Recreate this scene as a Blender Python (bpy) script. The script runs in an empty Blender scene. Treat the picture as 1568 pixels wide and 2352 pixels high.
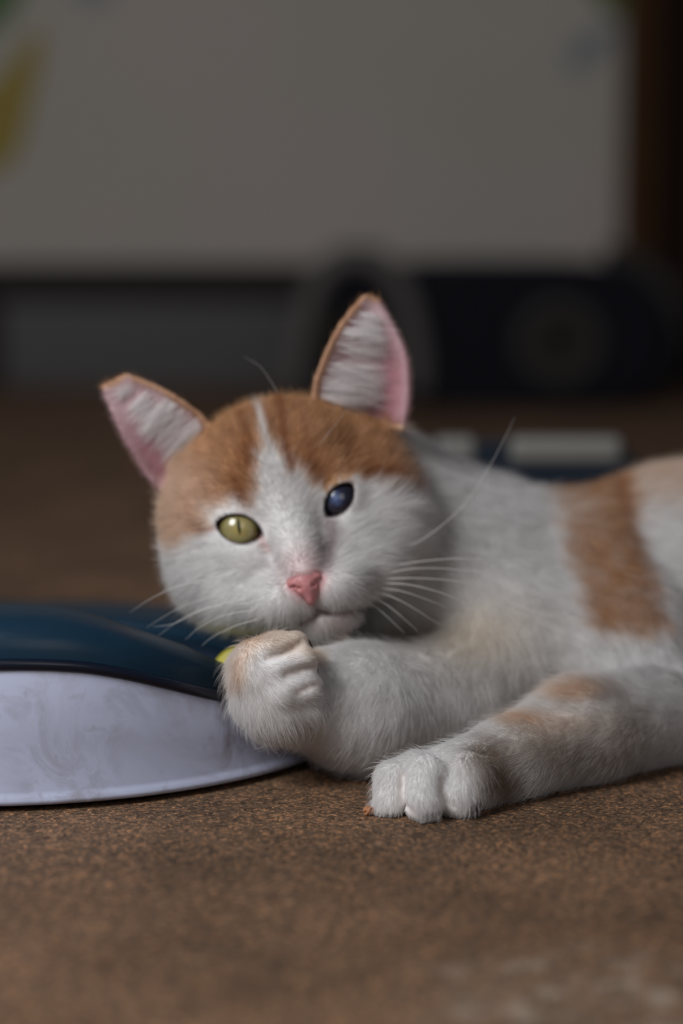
import bpy, bmesh, math
import numpy as np
from mathutils import Vector, Matrix, noise as mnoise

# ------------------------------------------------------------------ camera, world, lights, exposure
W_PX, H_PX = 1568.0, 2352.0
LENS, SENSOR_H = 85.0, 36.0
F = LENS / SENSOR_H * H_PX                      # focal length in pixels
CAM = np.array([0.0, 0.0, 0.25])
PITCH = math.radians(8.486)
FWD = np.array([0, math.cos(PITCH), -math.sin(PITCH)])
UPV = np.array([0, math.sin(PITCH), math.cos(PITCH)])
RGT = np.array([1.0, 0, 0])

scene = bpy.context.scene
col = scene.collection
cam_data = bpy.data.cameras.new('camera')
cam_data.sensor_fit = 'VERTICAL'
cam_data.sensor_height = SENSOR_H
cam_data.sensor_width = 24
cam_data.lens = LENS
cam_data.clip_start = 0.01
cam_data.dof.use_dof = True
cam_data.dof.focus_distance = 0.929
cam_data.dof.aperture_fstop = 3.2
cam = bpy.data.objects.new('camera', cam_data)
cam.location = CAM
cam.rotation_euler = (math.pi / 2 - PITCH, 0, 0)
col.objects.link(cam)
scene.camera = cam

world = bpy.data.worlds.new('room_ambient')
scene.world = world
world.use_nodes = True
bg = world.node_tree.nodes['Background']
bg.inputs[0].default_value = (0.78, 0.81, 1.0, 1)
bg.inputs[1].default_value = 0.085


def area_light(name, loc, target, sx, sy, power, color):
    d = bpy.data.lights.new(name, 'AREA')
    d.shape = 'RECTANGLE'
    d.size, d.size_y = sx, sy
    d.energy = power
    d.color = color
    o = bpy.data.objects.new(name, d)
    o.location = loc
    o.rotation_euler = (Vector(target) - Vector(loc)).to_track_quat('-Z', 'Y').to_euler()
    col.objects.link(o)
    return o


# daylight entering through a window on the camera's side, plus an added fill lamp
area_light('window_daylight', (-0.70, 0.30, 0.86), (0.0, 0.98, 0.06), 0.45, 0.5, 12.0, (0.98, 0.98, 1.0))
area_light('fill_light', (0.40, -0.55, 0.85), (0.1, 0.9, 0.0), 0.7, 0.8, 2.2, (1.0, 0.94, 0.86))

scene.view_settings.view_transform = 'Standard'
scene.view_settings.look = 'None'
scene.view_settings.gamma = 1.0
scene.view_settings.exposure = 0.0
scene.view_settings.use_curve_mapping = False

rng = np.random.default_rng(7)


# ------------------------------------------------------------------ pixel <-> place
def ray(px, py):
    return FWD + RGT * ((px - W_PX / 2) / F) + UPV * ((H_PX / 2 - py) / F)


def P(px, py, Y):
    d = ray(px, py)
    return CAM + d * (Y / d[1])


def PZ(px, py, z):
    d = ray(px, py)
    return CAM + d * ((z - CAM[2]) / d[2])


def proj(p):
    q = p - CAM
    w = q @ FWD
    return W_PX / 2 + F * (q @ RGT) / w, H_PX / 2 - F * (q @ UPV) / w


# ------------------------------------------------------------------ helpers
def tag(o, label=None, category=None, group=None, kind=None):
    if label: o['label'] = label
    if category: o['category'] = category
    if group: o['group'] = group
    if kind: o['kind'] = kind
    return o


def empty(name, loc=(0, 0, 0)):
    o = bpy.data.objects.new(name, None)
    o.location = loc
    o.empty_display_size = 0.02
    col.objects.link(o)
    return o


def link_mesh(name, verts, faces, mat, parent=None, smooth=True):
    me = bpy.data.meshes.new(name)
    verts = np.asarray(verts, dtype=np.float32)
    if isinstance(faces, np.ndarray):
        nf, k = faces.shape
        me.vertices.add(len(verts))
        me.vertices.foreach_set('co', verts.ravel())
        me.loops.add(nf * k)
        me.loops.foreach_set('vertex_index', faces.astype(np.int32).ravel())
        me.polygons.add(nf)
        me.polygons.foreach_set('loop_start', np.arange(0, nf * k, k, dtype=np.int32))
        me.update(calc_edges=True)
        me.validate()
    else:
        me.from_pydata([tuple(map(float, v)) for v in verts], [], faces)
    if smooth:
        me.polygons.foreach_set('use_smooth', np.ones(len(me.polygons), dtype=bool))
    me.update()
    if mat: me.materials.append(mat)
    o = bpy.data.objects.new(name, me)
    col.objects.link(o)
    if parent is not None:
        o.parent = parent
        o.matrix_parent_inverse = Matrix.Translation(-Vector(parent_world(parent)))
    return o


def parent_world(o):
    v = Vector(o.location)
    while o.parent:
        inv = o.matrix_parent_inverse.translation
        o = o.parent
        v = v + inv + Vector(o.location)
    return v


def mat_new(name):
    m = bpy.data.materials.new(name)
    m.use_nodes = True
    nt = m.node_tree
    return m, nt, nt.nodes['Principled BSDF'], nt.nodes['Material Output']


def simple(name, color, rough=0.5, spec=0.5, **kw):
    m, nt, b, out = mat_new(name)
    b.inputs['Base Color'].default_value = (*color, 1)
    b.inputs['Roughness'].default_value = rough
    b.inputs['Specular IOR Level'].default_value = spec
    for k, v in kw.items():
        b.inputs[k].default_value = v
    return m


def ramp(nt, stops, interp='LINEAR'):
    r = nt.nodes.new('ShaderNodeValToRGB')
    r.color_ramp.interpolation = interp
    while len(r.color_ramp.elements) < len(stops):
        r.color_ramp.elements.new(0.5)
    for e, (p, c) in zip(r.color_ramp.elements, stops):
        e.position = p
        e.color = (*c, 1)
    return r


def grid_faces(nu, nv, closed_u=False):
    f = []
    for i in range(nu if closed_u else nu - 1):
        for j in range(nv - 1):
            a, b = i * nv + j, ((i + 1) % nu) * nv + j
            f.append((a, b, b + 1, a + 1))
    return f


def box_mesh(bm, lo, hi, bevel=0.0):
    r = bmesh.ops.create_cube(bm, size=1.0)
    vs = r['verts']
    lo, hi = Vector(lo), Vector(hi)
    for v in vs:
        v.co = Vector((lo[i] + (v.co[i] + 0.5) * (hi[i] - lo[i]) for i in range(3)))
    if bevel:
        es = list({e for v in vs for e in v.link_edges})
        bmesh.ops.bevel(bm, geom=es, offset=bevel, segments=3, profile=0.5, affect='EDGES')


def from_bm(name, bm, mat, parent=None, smooth=False):
    me = bpy.data.meshes.new(name)
    bmesh.ops.recalc_face_normals(bm, faces=bm.faces)
    bm.to_mesh(me)
    bm.free()
    if smooth:
        me.polygons.foreach_set('use_smooth', np.ones(len(me.polygons), dtype=bool))
    me.materials.append(mat)
    o = bpy.data.objects.new(name, me)
    col.objects.link(o)
    if parent is not None:
        o.parent = parent
        o.matrix_parent_inverse = Matrix.Translation(-Vector(parent_world(parent)))
    return o


def tube(name, pts, radii, mat, parent=None, sides=6):
    pts = np.asarray(pts, float)
    n = len(pts)
    verts = []
    tang = np.gradient(pts, axis=0)
    ref = np.array([0.13, 0.21, 0.97])
    for i in range(n):
        t = tang[i] / np.linalg.norm(tang[i])
        u = np.cross(t, ref); u /= np.linalg.norm(u)
        v = np.cross(t, u)
        for s in range(sides):
            a = 2 * math.pi * s / sides
            verts.append(pts[i] + radii[i] * (math.cos(a) * u + math.sin(a) * v))
    faces = []
    for i in range(n - 1):
        for s in range(sides):
            a, b = i * sides + s, i * sides + (s + 1) % sides
            faces.append((a, b, b + sides, a + sides))
    faces.append(tuple(range(sides))[::-1])
    faces.append(tuple((n - 1) * sides + s for s in range(sides)))
    return link_mesh(name, verts, faces, mat, parent)


def spline(pts, n):
    """Catmull-Rom through pts."""
    pts = np.asarray(pts, float)
    q = np.vstack([2 * pts[0] - pts[1], pts, 2 * pts[-1] - pts[-2]])
    t = np.linspace(0, len(pts) - 1 - 1e-6, n)
    i = t.astype(int); f = (t - i)[:, None]
    a, b, c, d = q[i], q[i + 1], q[i + 2], q[i + 3]
    return 0.5 * (2 * b + (c - a) * f + (2 * a - 5 * b + 4 * c - d) * f ** 2 + (3 * b - a - 3 * c + d) * f ** 3)


# ------------------------------------------------------------------ the room
def floor_material():
    m, nt, b, out = mat_new('speckled_brown_floor')
    N, L = nt.nodes.new, nt.links.new
    tc = N('ShaderNodeTexCoord')
    vo = N('ShaderNodeTexVoronoi'); vo.inputs['Scale'].default_value = 1000
    wob = N('ShaderNodeTexNoise'); wob.inputs['Scale'].default_value = 300; wob.inputs['Detail'].default_value = 3
    mv = N('ShaderNodeMixRGB'); mv.blend_type = 'ADD'; mv.inputs[0].default_value = 0.004
    L(tc.outputs['Object'], wob.inputs['Vector'])
    L(tc.outputs['Object'], mv.inputs[1]); L(wob.outputs['Color'], mv.inputs[2])
    L(mv.outputs[0], vo.inputs['Vector'])
    sep = N('ShaderNodeSeparateColor'); L(vo.outputs['Color'], sep.inputs[0])
    grains = ramp(nt, [(0.0, (0.018, 0.012, 0.009)), (0.30, (0.075, 0.046, 0.028)), (0.60, (0.13, 0.082, 0.051)),
                       (0.84, (0.18, 0.112, 0.066)), (0.92, (0.42, 0.20, 0.085)), (1.0, (0.55, 0.28, 0.13))])
    L(sep.outputs[0], grains.inputs[0])
    # coarse grains mixed in
    vo2 = N('ShaderNodeTexVoronoi'); vo2.inputs['Scale'].default_value = 420
    L(mv.outputs[0], vo2.inputs['Vector'])
    sep2 = N('ShaderNodeSeparateColor'); L(vo2.outputs['Color'], sep2.inputs[0])
    grains2 = ramp(nt, [(0.0, (0.04, 0.026, 0.018)), (0.35, (0.10, 0.062, 0.037)), (0.8, (0.15, 0.092, 0.056)),
                        (0.95, (0.30, 0.155, 0.08)), (1.0, (0.36, 0.21, 0.12))])
    L(sep2.outputs[1], grains2.inputs[0])
    mx = N('ShaderNodeMixRGB'); mx.inputs[0].default_value = 0.36
    L(grains.outputs[0], mx.inputs[1]); L(grains2.outputs[0], mx.inputs[2])
    # broad mottling
    nz = N('ShaderNodeTexNoise'); nz.inputs['Scale'].default_value = 14; nz.inputs['Detail'].default_value = 5
    L(tc.outputs['Object'], nz.inputs['Vector'])
    mott = ramp(nt, [(0.3, (0.84, 0.85, 0.86)), (0.7, (1.58, 1.57, 1.58))])
    L(nz.outputs['Fac'], mott.inputs[0])
    mul = N('ShaderNodeMixRGB'); mul.blend_type = 'MULTIPLY'; mul.inputs[0].default_value = 1
    L(mx.outputs[0], mul.inputs[1]); L(mott.outputs[0], mul.inputs[2])
    # pale patches around one spot
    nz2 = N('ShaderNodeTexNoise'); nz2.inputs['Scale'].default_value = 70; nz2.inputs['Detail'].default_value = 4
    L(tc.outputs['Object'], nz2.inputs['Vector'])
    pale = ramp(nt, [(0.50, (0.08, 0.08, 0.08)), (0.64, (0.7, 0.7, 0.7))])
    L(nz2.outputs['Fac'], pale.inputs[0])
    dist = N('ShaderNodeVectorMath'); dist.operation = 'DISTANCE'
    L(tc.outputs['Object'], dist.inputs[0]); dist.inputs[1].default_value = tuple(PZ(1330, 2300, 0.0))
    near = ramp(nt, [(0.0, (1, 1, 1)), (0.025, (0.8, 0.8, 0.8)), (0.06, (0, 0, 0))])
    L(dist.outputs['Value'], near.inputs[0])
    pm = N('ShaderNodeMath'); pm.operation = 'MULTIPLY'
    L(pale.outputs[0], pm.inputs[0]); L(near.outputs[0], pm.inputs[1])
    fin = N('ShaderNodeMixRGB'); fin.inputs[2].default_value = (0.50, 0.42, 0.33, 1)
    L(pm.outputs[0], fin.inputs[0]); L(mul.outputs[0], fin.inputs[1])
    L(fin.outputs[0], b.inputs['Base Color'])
    b.inputs['Roughness'].default_value = 0.72
    b.inputs['Specular IOR Level'].default_value = 0.25
    bump = N('ShaderNodeBump'); bump.inputs['Strength'].default_value = 0.8; bump.inputs['Distance'].default_value = 0.0012
    addh = N('ShaderNodeMath'); addh.operation = 'ADD'
    L(sep.outputs[0], addh.inputs[0]); L(wob.outputs['Fac'], addh.inputs[1])
    L(addh.outputs[0], bump.inputs['Height'])
    L(bump.outputs[0], b.inputs['Normal'])
    return m


bm = bmesh.new()
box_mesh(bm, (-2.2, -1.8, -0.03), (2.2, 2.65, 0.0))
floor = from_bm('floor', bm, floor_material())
tag(floor, 'brown speckled cork-like floor with dark and orange grains', 'floor', kind='structure')

WALL_Y = 2.6


def wall_material():
    m, nt, b, out = mat_new('grey_beige_wall')
    N, L = nt.nodes.new, nt.links.new
    tc = N('ShaderNodeTexCoord')
    nz = N('ShaderNodeTexNoise'); nz.inputs['Scale'].default_value = 2.2; nz.inputs['Detail'].default_value = 3
    L(tc.outputs['Object'], nz.inputs['Vector'])
    r = ramp(nt, [(0.35, (0.44, 0.42, 0.36)), (0.65, (0.50, 0.44, 0.39))])
    L(nz.outputs['Fac'], r.inputs[0]); L(r.outputs[0], b.inputs['Base Color'])
    b.inputs['Roughness'].default_value = 0.8
    return m


DOOR_X = float(P(1450, 300, WALL_Y)[0])
bm = bmesh.new()
box_mesh(bm, (-2.2, WALL_Y, 0.0), (DOOR_X, WALL_Y + 0.05, 2.2))
wall = from_bm('wall_back', bm, wall_material())
tag(wall, 'plain grey beige wall behind the cat', 'wall', kind='structure')

dark_wood, nt, b, out = mat_new('dark_baseboard')
b.inputs['Base Color'].default_value = (0.020, 0.014, 0.013, 1)
b.inputs['Roughness'].default_value = 0.6
b.inputs['Specular IOR Level'].default_value = 0.2
bm = bmesh.new()
ztop = float(P(500, 605, WALL_Y)[2]); zmid = float(P(500, 695, WALL_Y)[2])
box_mesh(bm, (-2.2, WALL_Y - 0.022, 0.0), (DOOR_X - 0.02, WALL_Y, ztop), 0.004)
base = from_bm('baseboard_back', bm, dark_wood)
tag(base, 'dark skirting board along the foot of the wall', 'baseboard', kind='structure')
grey_reflection = simple('grey_reflection', (0.075, 0.072, 0.070), 0.4)
bm = bmesh.new()
box_mesh(bm, (float(P(15, 780, WALL_Y)[0]), WALL_Y - 0.032, 0.0), (float(P(760, 780, WALL_Y)[0]), WALL_Y - 0.022, zmid), 0.003)
from_bm('reflection_board', bm, grey_reflection, base)  # lighter board carries a grey reflection on the skirting as its colour

brown_wood, nt, b, out = mat_new('brown_door_wood')
tc = nt.nodes.new('ShaderNodeTexCoord'); wv = nt.nodes.new('ShaderNodeTexWave')
wv.inputs['Scale'].default_value = 9; wv.inputs['Distortion'].default_value = 3
nt.links.new(tc.outputs['Object'], wv.inputs['Vector'])
r = ramp(nt, [(0, (0.050, 0.021, 0.007)), (1, (0.075, 0.034, 0.011))])
nt.links.new(wv.outputs['Fac'], r.inputs[0]); nt.links.new(r.outputs[0], b.inputs['Base Color'])
b.inputs['Roughness'].default_value = 0.7
b.inputs['Specular IOR Level'].default_value = 0.15
dark_door = simple('dark_door_wood', (0.020, 0.010, 0.007), 0.8, 0.1)
bm = bmesh.new()
box_mesh(bm, (DOOR_X - 0.012, WALL_Y - 0.045, 0.0), (DOOR_X + 0.022, WALL_Y + 0.05, 2.2), 0.004)
fr = from_bm('trim_1', bm, brown_wood)
tag(fr, 'brown wooden door frame beside the grey wall', 'door frame', kind='structure')
bm = bmesh.new()
box_mesh(bm, (DOOR_X + 0.0225, WALL_Y - 0.01, 0.004), (DOOR_X + 0.85, WALL_Y + 0.03, 2.1), 0.003)
dr = from_bm('door_1', bm, dark_door)
tag(dr, 'dark brown wooden door at the edge of the wall', 'door', kind='structure')
for z0, z1 in ((0.15, 0.9), (1.05, 1.95)):
    bm = bmesh.new()
    box_mesh(bm, (DOOR_X + 0.14, WALL_Y - 0.018, z0), (DOOR_X + 0.73, WALL_Y - 0.009, z1), 0.004)
    from_bm('door_panel', bm, dark_door, dr)


# wall decals: flat vinyl shapes stuck on the wall
def decal(name, outline, mat, label, category='decal'):
    pts = spline([P(x, y, WALL_Y - 0.0015) for x, y in outline + outline[:1]], 48)[:-1]
    n = len(pts)
    back = pts + np.array([0, 0.0014, 0])
    v = np.vstack([pts, back])
    faces = [tuple(range(n)), tuple(range(2 * n - 1, n - 1, -1))]
    faces += [(i, i + n, (i + 1) % n + n, (i + 1) % n) for i in range(n)]
    o = link_mesh(name, v, faces, mat, smooth=False)
    return tag(o, label, category, 'decals on the wall')


yellow_v = simple('yellow_vinyl', (0.30, 0.22, 0.02), 0.6)
green_v = simple('green_vinyl', (0.05, 0.13, 0.015), 0.6)
blue_v = simple('blue_grey_vinyl', (0.22, 0.25, 0.27), 0.6)
decal('wall_decal', [(-60, 420), (35, 360), (70, 240), (100, 70), (40, 120), (-10, 180), (-70, 240)], yellow_v,
      'blurred yellow leaf-shaped decal on the grey wall')
decal('wall_decal', [(-80, 90), (-10, 70), (40, 10), (60, -60), (-20, -60), (-90, -10)], green_v,
      'green decal above the yellow leaf-shaped decal on the wall')
decal('wall_decal', [(165, -20), (210, 8), (255, -10), (240, -50), (180, -50)], blue_v,
      'small blue grey decal high on the wall, far from the door')
decal('wall_decal', [(1340, -50), (1380, 10), (1425, 45), (1440, 10), (1436, -60), (1390, -70)], simple('olive_vinyl', (0.09, 0.12, 0.025), 0.6),
      'olive green decal on the wall next to the door frame')
decal('wall_decal', [(1290, 140), (1330, 165), (1380, 120), (1425, 70), (1390, 60), (1330, 90)], blue_v,
      'grey blue streak-shaped decal under the olive green decal')


# ------------------------------------------------------------------ toy vehicle in the background
def lathe(name, prof, axis_o, axis_dir, mat, parent, n=40):
    """prof: (radius, along) pairs turned about an axis."""
    ad = Vector(axis_dir).normalized()
    u = ad.orthogonal().normalized(); w = ad.cross(u)
    verts, k = [], len(prof)
    for i in range(n):
        a = 2 * math.pi * i / n
        for r, s in prof:
            verts.append(Vector(axis_o) + ad * s + (u * math.cos(a) + w * math.sin(a)) * r)
    return link_mesh(name, verts, grid_faces(n, k, True), mat, parent)


def extrude_outline(name, pts2, y0, y1, mat, parent, bevel=0.0):
    bm = bmesh.new()
    vs = [bm.verts.new((x, y0, z)) for x, z in pts2]
    f = bm.faces.new(vs)
    r = bmesh.ops.extrude_face_region(bm, geom=[f])
    for g in r['geom']:
        if isinstance(g, bmesh.types.BMVert):
            g.co.y = y1
    if bevel:
        es = [e for e in bm.edges if abs(e.verts[0].co.y - e.verts[1].co.y) < 1e-6]
        bmesh.ops.bevel(bm, geom=es, offset=bevel, segments=3, profile=0.5, affect='EDGES')
    return from_bm(name, bm, mat, parent)


VY = 2.36


def vx(px, py): p = P(px, py, VY); return float(p[0]), float(p[2])


navy = simple('navy_plastic', (0.006, 0.006, 0.011), 0.7, 0.15)
greyp = simple('grey_plastic', (0.10, 0.092, 0.085), 0.6)
greyd = simple('dim_grey_plastic', (0.042, 0.038, 0.035), 0.7, 0.2)
darkc = simple('dark_hub', (0.024, 0.020, 0.014), 0.7, 0.2)
veh = empty('toy_vehicle', (float(P(1180, 930, VY)[0]), VY, 0))
tag(veh, 'dark navy rounded toy vehicle with grey wheel rings against the wall', 'toy')
body_pts = [(700, 640), (940, 610), (1180, 606), (1400, 612), (1480, 650), (1530, 715), (1542, 780), (1530, 845), (1480, 910), (1400, 930),
            (1180, 934), (940, 930), (700, 900)]
pp = spline([np.array([*vx(*q), 0]) for q in body_pts + body_pts[:1]], 70)[:-1]
extrude_outline('body', [(p[0], max(p[1], 0.004)) for p in pp], VY, VY + 0.12, navy, veh, 0.008)
# rounded bumper rim round the front
rim = spline([np.array([vx(x, y)[0], VY + 0.05, vx(x, y)[1]]) for x, y in
              [(1400, 592), (1490, 615), (1555, 690), (1575, 790), (1552, 870), (1500, 920)]], 24)
tube('bumper', rim, [0.012] * 24, greyd, veh, 8)
for (px, py, r, m1, m2) in ((1285, 785, 105, greyd, darkc), (1475, 1, 0, None, None)):
    if not r: continue
    x, z = vx(px, py); R = r / F * VY
    wh = lathe('wheel', [(R * 0.52, -0.001), (R * 0.55, -0.010), (R * 0.8, -0.013), (R * 0.97, -0.009), (R, 0.0), (R, 0.02), (0.0, 0.02)],
               (x, VY, z), (0, 1, 0), m1, veh)
    lathe('hub', [(0.0, -0.004), (R * 0.4, -0.004), (R * 0.53, -0.0005)], (x, VY, z), (0, 1, 0), m2, wh)
# grey arch fender
arch = [(672, 905), (690, 780), (725, 660), (765, 605), (820, 590), (875, 605), (925, 670), (955, 790), (960, 900)]
archp = spline([np.array([vx(x, y)[0], VY - 0.012, max(vx(x, y)[1], 0.012)]) for x, y in arch], 30)
tube('fender', archp, [0.0125] * 30, greyp, veh, 10)
x, z = vx(820, 800)
wh = lathe('wheel', [(0, -0.008), (0.022, -0.010), (0.034, -0.008), (0.038, 0.0), (0.038, 0.015)], (x, VY - 0.004, max(z, 0.042)), (0, 1, 0), darkc, veh)


# ------------------------------------------------------------------ blue plastic tray behind the cat
BY = 1.36
blue_pl = simple('dark_blue_plastic', (0.006, 0.016, 0.032), 0.3)
pale_pl = simple('pale_plastic', (0.24, 0.24, 0.22), 0.45)


def bx(px, py, y=BY): p = P(px, py, y); return float(p[0]), float(p[2])


x0, zt = bx(985, 1012); x1, _ = bx(1475, 1012)
tray = empty('plastic_tray', ((x0 + x1) / 2, BY + 0.06, 0))
tag(tray, 'dark blue plastic tray with pale strips on its rim, behind the cat', 'tray')
bm = bmesh.new()
zb = bx(1000, 1062)[1]
box_mesh(bm, (x0, BY, 0.0), (x1, BY + 0.012, zb), 0.004)
from_bm('front_panel', bm, blue_pl, tray)
bm = bmesh.new()
box_mesh(bm, (x0, BY + 0.10, 0.0), (x1, BY + 0.112, zb), 0.004)
from_bm('rear_panel', bm, blue_pl, tray)
for xa in (x0, x1 - 0.012):
    bm = bmesh.new()
    box_mesh(bm, (xa, BY + 0.0125, 0.0), (xa + 0.012, BY + 0.0995, zb), 0.003)
    from_bm('side_panel', bm, blue_pl, tray)
bm = bmesh.new()
box_mesh(bm, (x0 + 0.0125, BY + 0.0125, 0.0), (x1 - 0.0125, BY + 0.0995, 0.006))
from_bm('bottom_panel', bm, blue_pl, tray)
for a, c in ((1000, 1092), (1172, 1428)):
    xa, za = bx(a, 1062); xb, zc = bx(c, 1004)
    bm = bmesh.new()
    box_mesh(bm, (xa, BY - 0.003, za), (xb, BY + 0.009, zc), 0.004)
    from_bm('rim_strip', bm, pale_pl, tray)


# ------------------------------------------------------------------ ball-track toy
TC, TR = np.array([-0.142, 1.048]), 0.150


def on_ring(px, py, R=TR):
    """point of the ring's outer cylinder under a pixel (near side)."""
    d = ray(px, py)
    o = CAM[:2] - TC
    A = d[0] ** 2 + d[1] ** 2; B = 2 * (o @ d[:2]); C = o @ o - R * R
    s = (-B - math.sqrt(max(B * B - 4 * A * C, 0))) / (2 * A)
    p = CAM + d * s
    return p, math.atan2(p[1] - TC[1], p[0] - TC[0])


_top = []
for q in ((2, 1540), (100, 1540), (200, 1545), (300, 1562), (400, 1585), (460, 1600), (520, 1613)):
    p, th = on_ring(*q)
    _top.append((math.degrees(th), p[2]))
_top.sort()
th_known = [-180, -150, -120, -100] + [t for t, _ in _top] + [_top[-1][0] + 14, -8, 20, 60, 95, 130, 180]
z_known = [0.030, 0.026, 0.044, 0.054] + [z for _, z in _top] + [_top[-1][1] - 0.009, 0.022, 0.021, 0.021, 0.021, 0.024, 0.030]


def wall_h(th):
    return np.interp((math.degrees(th) + 180) % 360 - 180, th_known, z_known)


NT = 240
ths = np.linspace(-math.pi, math.pi, NT, endpoint=False)
hs = np.array([wall_h(t) for t in ths])
for _ in range(3):
    hs = (np.roll(hs, 1) + hs * 2 + np.roll(hs, -1)) / 4
toy = empty('ball_track_toy', (TC[0], TC[1], 0))
tag(toy, 'round cat toy with scuffed white base and dark blue track cover', 'cat toy')


def ring_mesh(name, prof_fn, mat, parent):
    verts = []
    for t, hgt in zip(ths, hs):
        for r, z in prof_fn(hgt):
            verts.append((TC[0] + r * math.cos(t), TC[1] + r * math.sin(t), z))
    k = len(prof_fn(0.04))
    return link_mesh(name, verts, grid_faces(NT, k, True), mat, parent)


def white_toy_material():
    m, nt, b, out = mat_new('scuffed_white_plastic')
    N, L = nt.nodes.new, nt.links.new
    tc = N('ShaderNodeTexCoord')
    n1 = N('ShaderNodeTexNoise'); n1.inputs['Scale'].default_value = 38; n1.inputs['Detail'].default_value = 7; n1.inputs['Roughness'].default_value = 0.65
    n1.inputs['Distortion'].default_value = 1.2
    L(tc.outputs['Object'], n1.inputs['Vector'])
    dirt = ramp(nt, [(0.45, (0, 0, 0)), (0.68, (0.8, 0.8, 0.8))])
    L(n1.outputs['Fac'], dirt.inputs[0])
    n3 = N('ShaderNodeTexNoise'); n3.inputs['Scale'].default_value = 13; n3.inputs['Detail'].default_value = 2
    L(tc.outputs['Object'], n3.inputs['Vector'])
    where = ramp(nt, [(0.42, (0.15, 0.15, 0.15)), (0.62, (1, 1, 1))])
    L(n3.outputs['Fac'], where.inputs[0])
    mm = N('ShaderNodeMath'); mm.operation = 'MULTIPLY'
    L(dirt.outputs[0], mm.inputs[0]); L(where.outputs[0], mm.inputs[1])
    n2 = N('ShaderNodeTexNoise'); n2.inputs['Scale'].default_value = 120; n2.inputs['Detail'].default_value = 4
    L(tc.outputs['Object'], n2.inputs['Vector'])
    fine = ramp(nt, [(0.58, (0, 0, 0)), (0.75, (0.35, 0.35, 0.35))])
    L(n2.outputs['Fac'], fine.inputs[0])
    ad = N('ShaderNodeMath'); ad.operation = 'MAXIMUM'
    L(mm.outputs[0], ad.inputs[0]); L(fine.outputs[0], ad.inputs[1])
    mx = N('ShaderNodeMixRGB'); mx.inputs[1].default_value = (0.50, 0.54, 0.70, 1); mx.inputs[2].default_value = (0.17, 0.13, 0.11, 1)
    L(ad.outputs[0], mx.inputs[0]); L(mx.outputs[0], b.inputs['Base Color'])
    b.inputs['Roughness'].default_value = 0.38
    b.inputs['Specular IOR Level'].default_value = 0.4
    return m


white_toy = white_toy_material()
BW = 0.058      # track width


def base_prof(h):
    return [(TR - 0.0050, 0.0022), (TR + 0.0005, 0.0022), (TR + 0.0022, 0.0030), (TR + 0.0024, 0.0048), (TR + 0.0006, 0.0058), (TR, 0.0075),
            (TR - 0.0012, h * 0.5), (TR - 0.0025, h - 0.0008), (TR - 0.0032, h), (TR - 0.0050, h), (TR - 0.0054, h - 0.001), (TR - 0.0050, 0.0022)]


def track_prof(h):
    return [(TR - 0.0058, h - 0.001), (TR - 0.0062, h * 0.45), (TR - 0.014, h * 0.32), (TR - BW + 0.014, h * 0.32), (TR - BW + 0.006, h * 0.45),
            (TR - BW + 0.005, h), (TR - BW + 0.003, h), (TR - BW, 0.003), (TR - BW + 0.004, 0.0022), (TR - 0.0060, 0.0022), (TR - 0.0058, h - 0.001)]


ring_mesh('base', base_prof, white_toy, toy)
ring_mesh('track', track_prof, simple('navy_track_plastic', (0.008, 0.020, 0.040), 0.35), toy)
dark_rub = simple('black_rubber', (0.008, 0.008, 0.012), 0.6)
for k in range(8):
    a = math.radians(k * 45 - 80)
    lathe('rubber_foot', [(0.0, 0.0), (0.006, 0.0), (0.006, 0.0022), (0.0, 0.0022)],
          (TC[0] + (TR - 0.016) * math.cos(a), TC[1] + (TR - 0.016) * math.sin(a), 0), (0, 0, 1), dark_rub, toy, 14)

cov, nt, b, out = mat_new('smoky_blue_plastic')
b.inputs['Base Color'].default_value = (0.008, 0.032, 0.060, 1)
b.inputs['Roughness'].default_value = 0.34
b.inputs['Specular IOR Level'].default_value = 0.35
tr_ = nt.nodes.new('ShaderNodeBsdfTransparent'); tr_.inputs[0].default_value = (0.30, 0.38, 0.36, 1)
mixs = nt.nodes.new('ShaderNodeMixShader')
# the cover is tinted clear where it dips and solid blue on the crest (a fade in the moulded plastic itself)
tcn = nt.nodes.new('ShaderNodeTexCoord'); sepn = nt.nodes.new('ShaderNodeSeparateXYZ')
nt.links.new(tcn.outputs['Object'], sepn.inputs[0])
mr = nt.nodes.new('ShaderNodeMapRange')
mr.inputs['From Min'].default_value = -0.085; mr.inputs['From Max'].default_value = -0.045
mr.inputs['To Min'].default_value = 0.06; mr.inputs['To Max'].default_value = 0.55
nt.links.new(sepn.outputs['X'], mr.inputs['Value'])
nt.links.new(mr.outputs[0], mixs.inputs[0]); nt.links.new(b.outputs[0], mixs.inputs[1]); nt.links.new(tr_.outputs[0], mixs.inputs[2])
nt.links.new(mixs.outputs[0], out.inputs[0])


def cover_rise(h):
    return 0.007 + 0.0115 * np.clip((h - 0.02) / 0.017, 0, 1)


def cover_prof(h):
    r_ = cover_rise(h)
    c = TR - BW / 2
    o = []
    for i in range(15):
        a = math.pi * i / 14
        o.append((c + (BW / 2 - 0.004) * math.copysign(abs(math.cos(a)) ** 0.6, math.cos(a)), h + r_ * math.sin(a) ** 0.7 + 0.0004))
    for i in range(14, -1, -1):
        a = math.pi * i / 14
        o.append((c + (BW / 2 - 0.0058) * math.copysign(abs(math.cos(a)) ** 0.6, math.cos(a)), h + (r_ - 0.0018) * math.sin(a) ** 0.7 + 0.0004))
    o.append(o[0])
    return o


ring_mesh('track_cover', cover_prof, cov, toy)
navy_trim = simple('navy_seam', (0.004, 0.008, 0.020), 0.3)
ring_mesh('seam_band', lambda h: [(TR - 0.0022, h - 0.0004), (TR - 0.0012, h + 0.0004), (TR - 0.0014, h + 0.0034), (TR - 0.0030, h + 0.0040), (TR - 0.0042, h + 0.0036), (TR - 0.0042, h), (TR - 0.0022, h - 0.0004)], navy_trim, toy)

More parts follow.
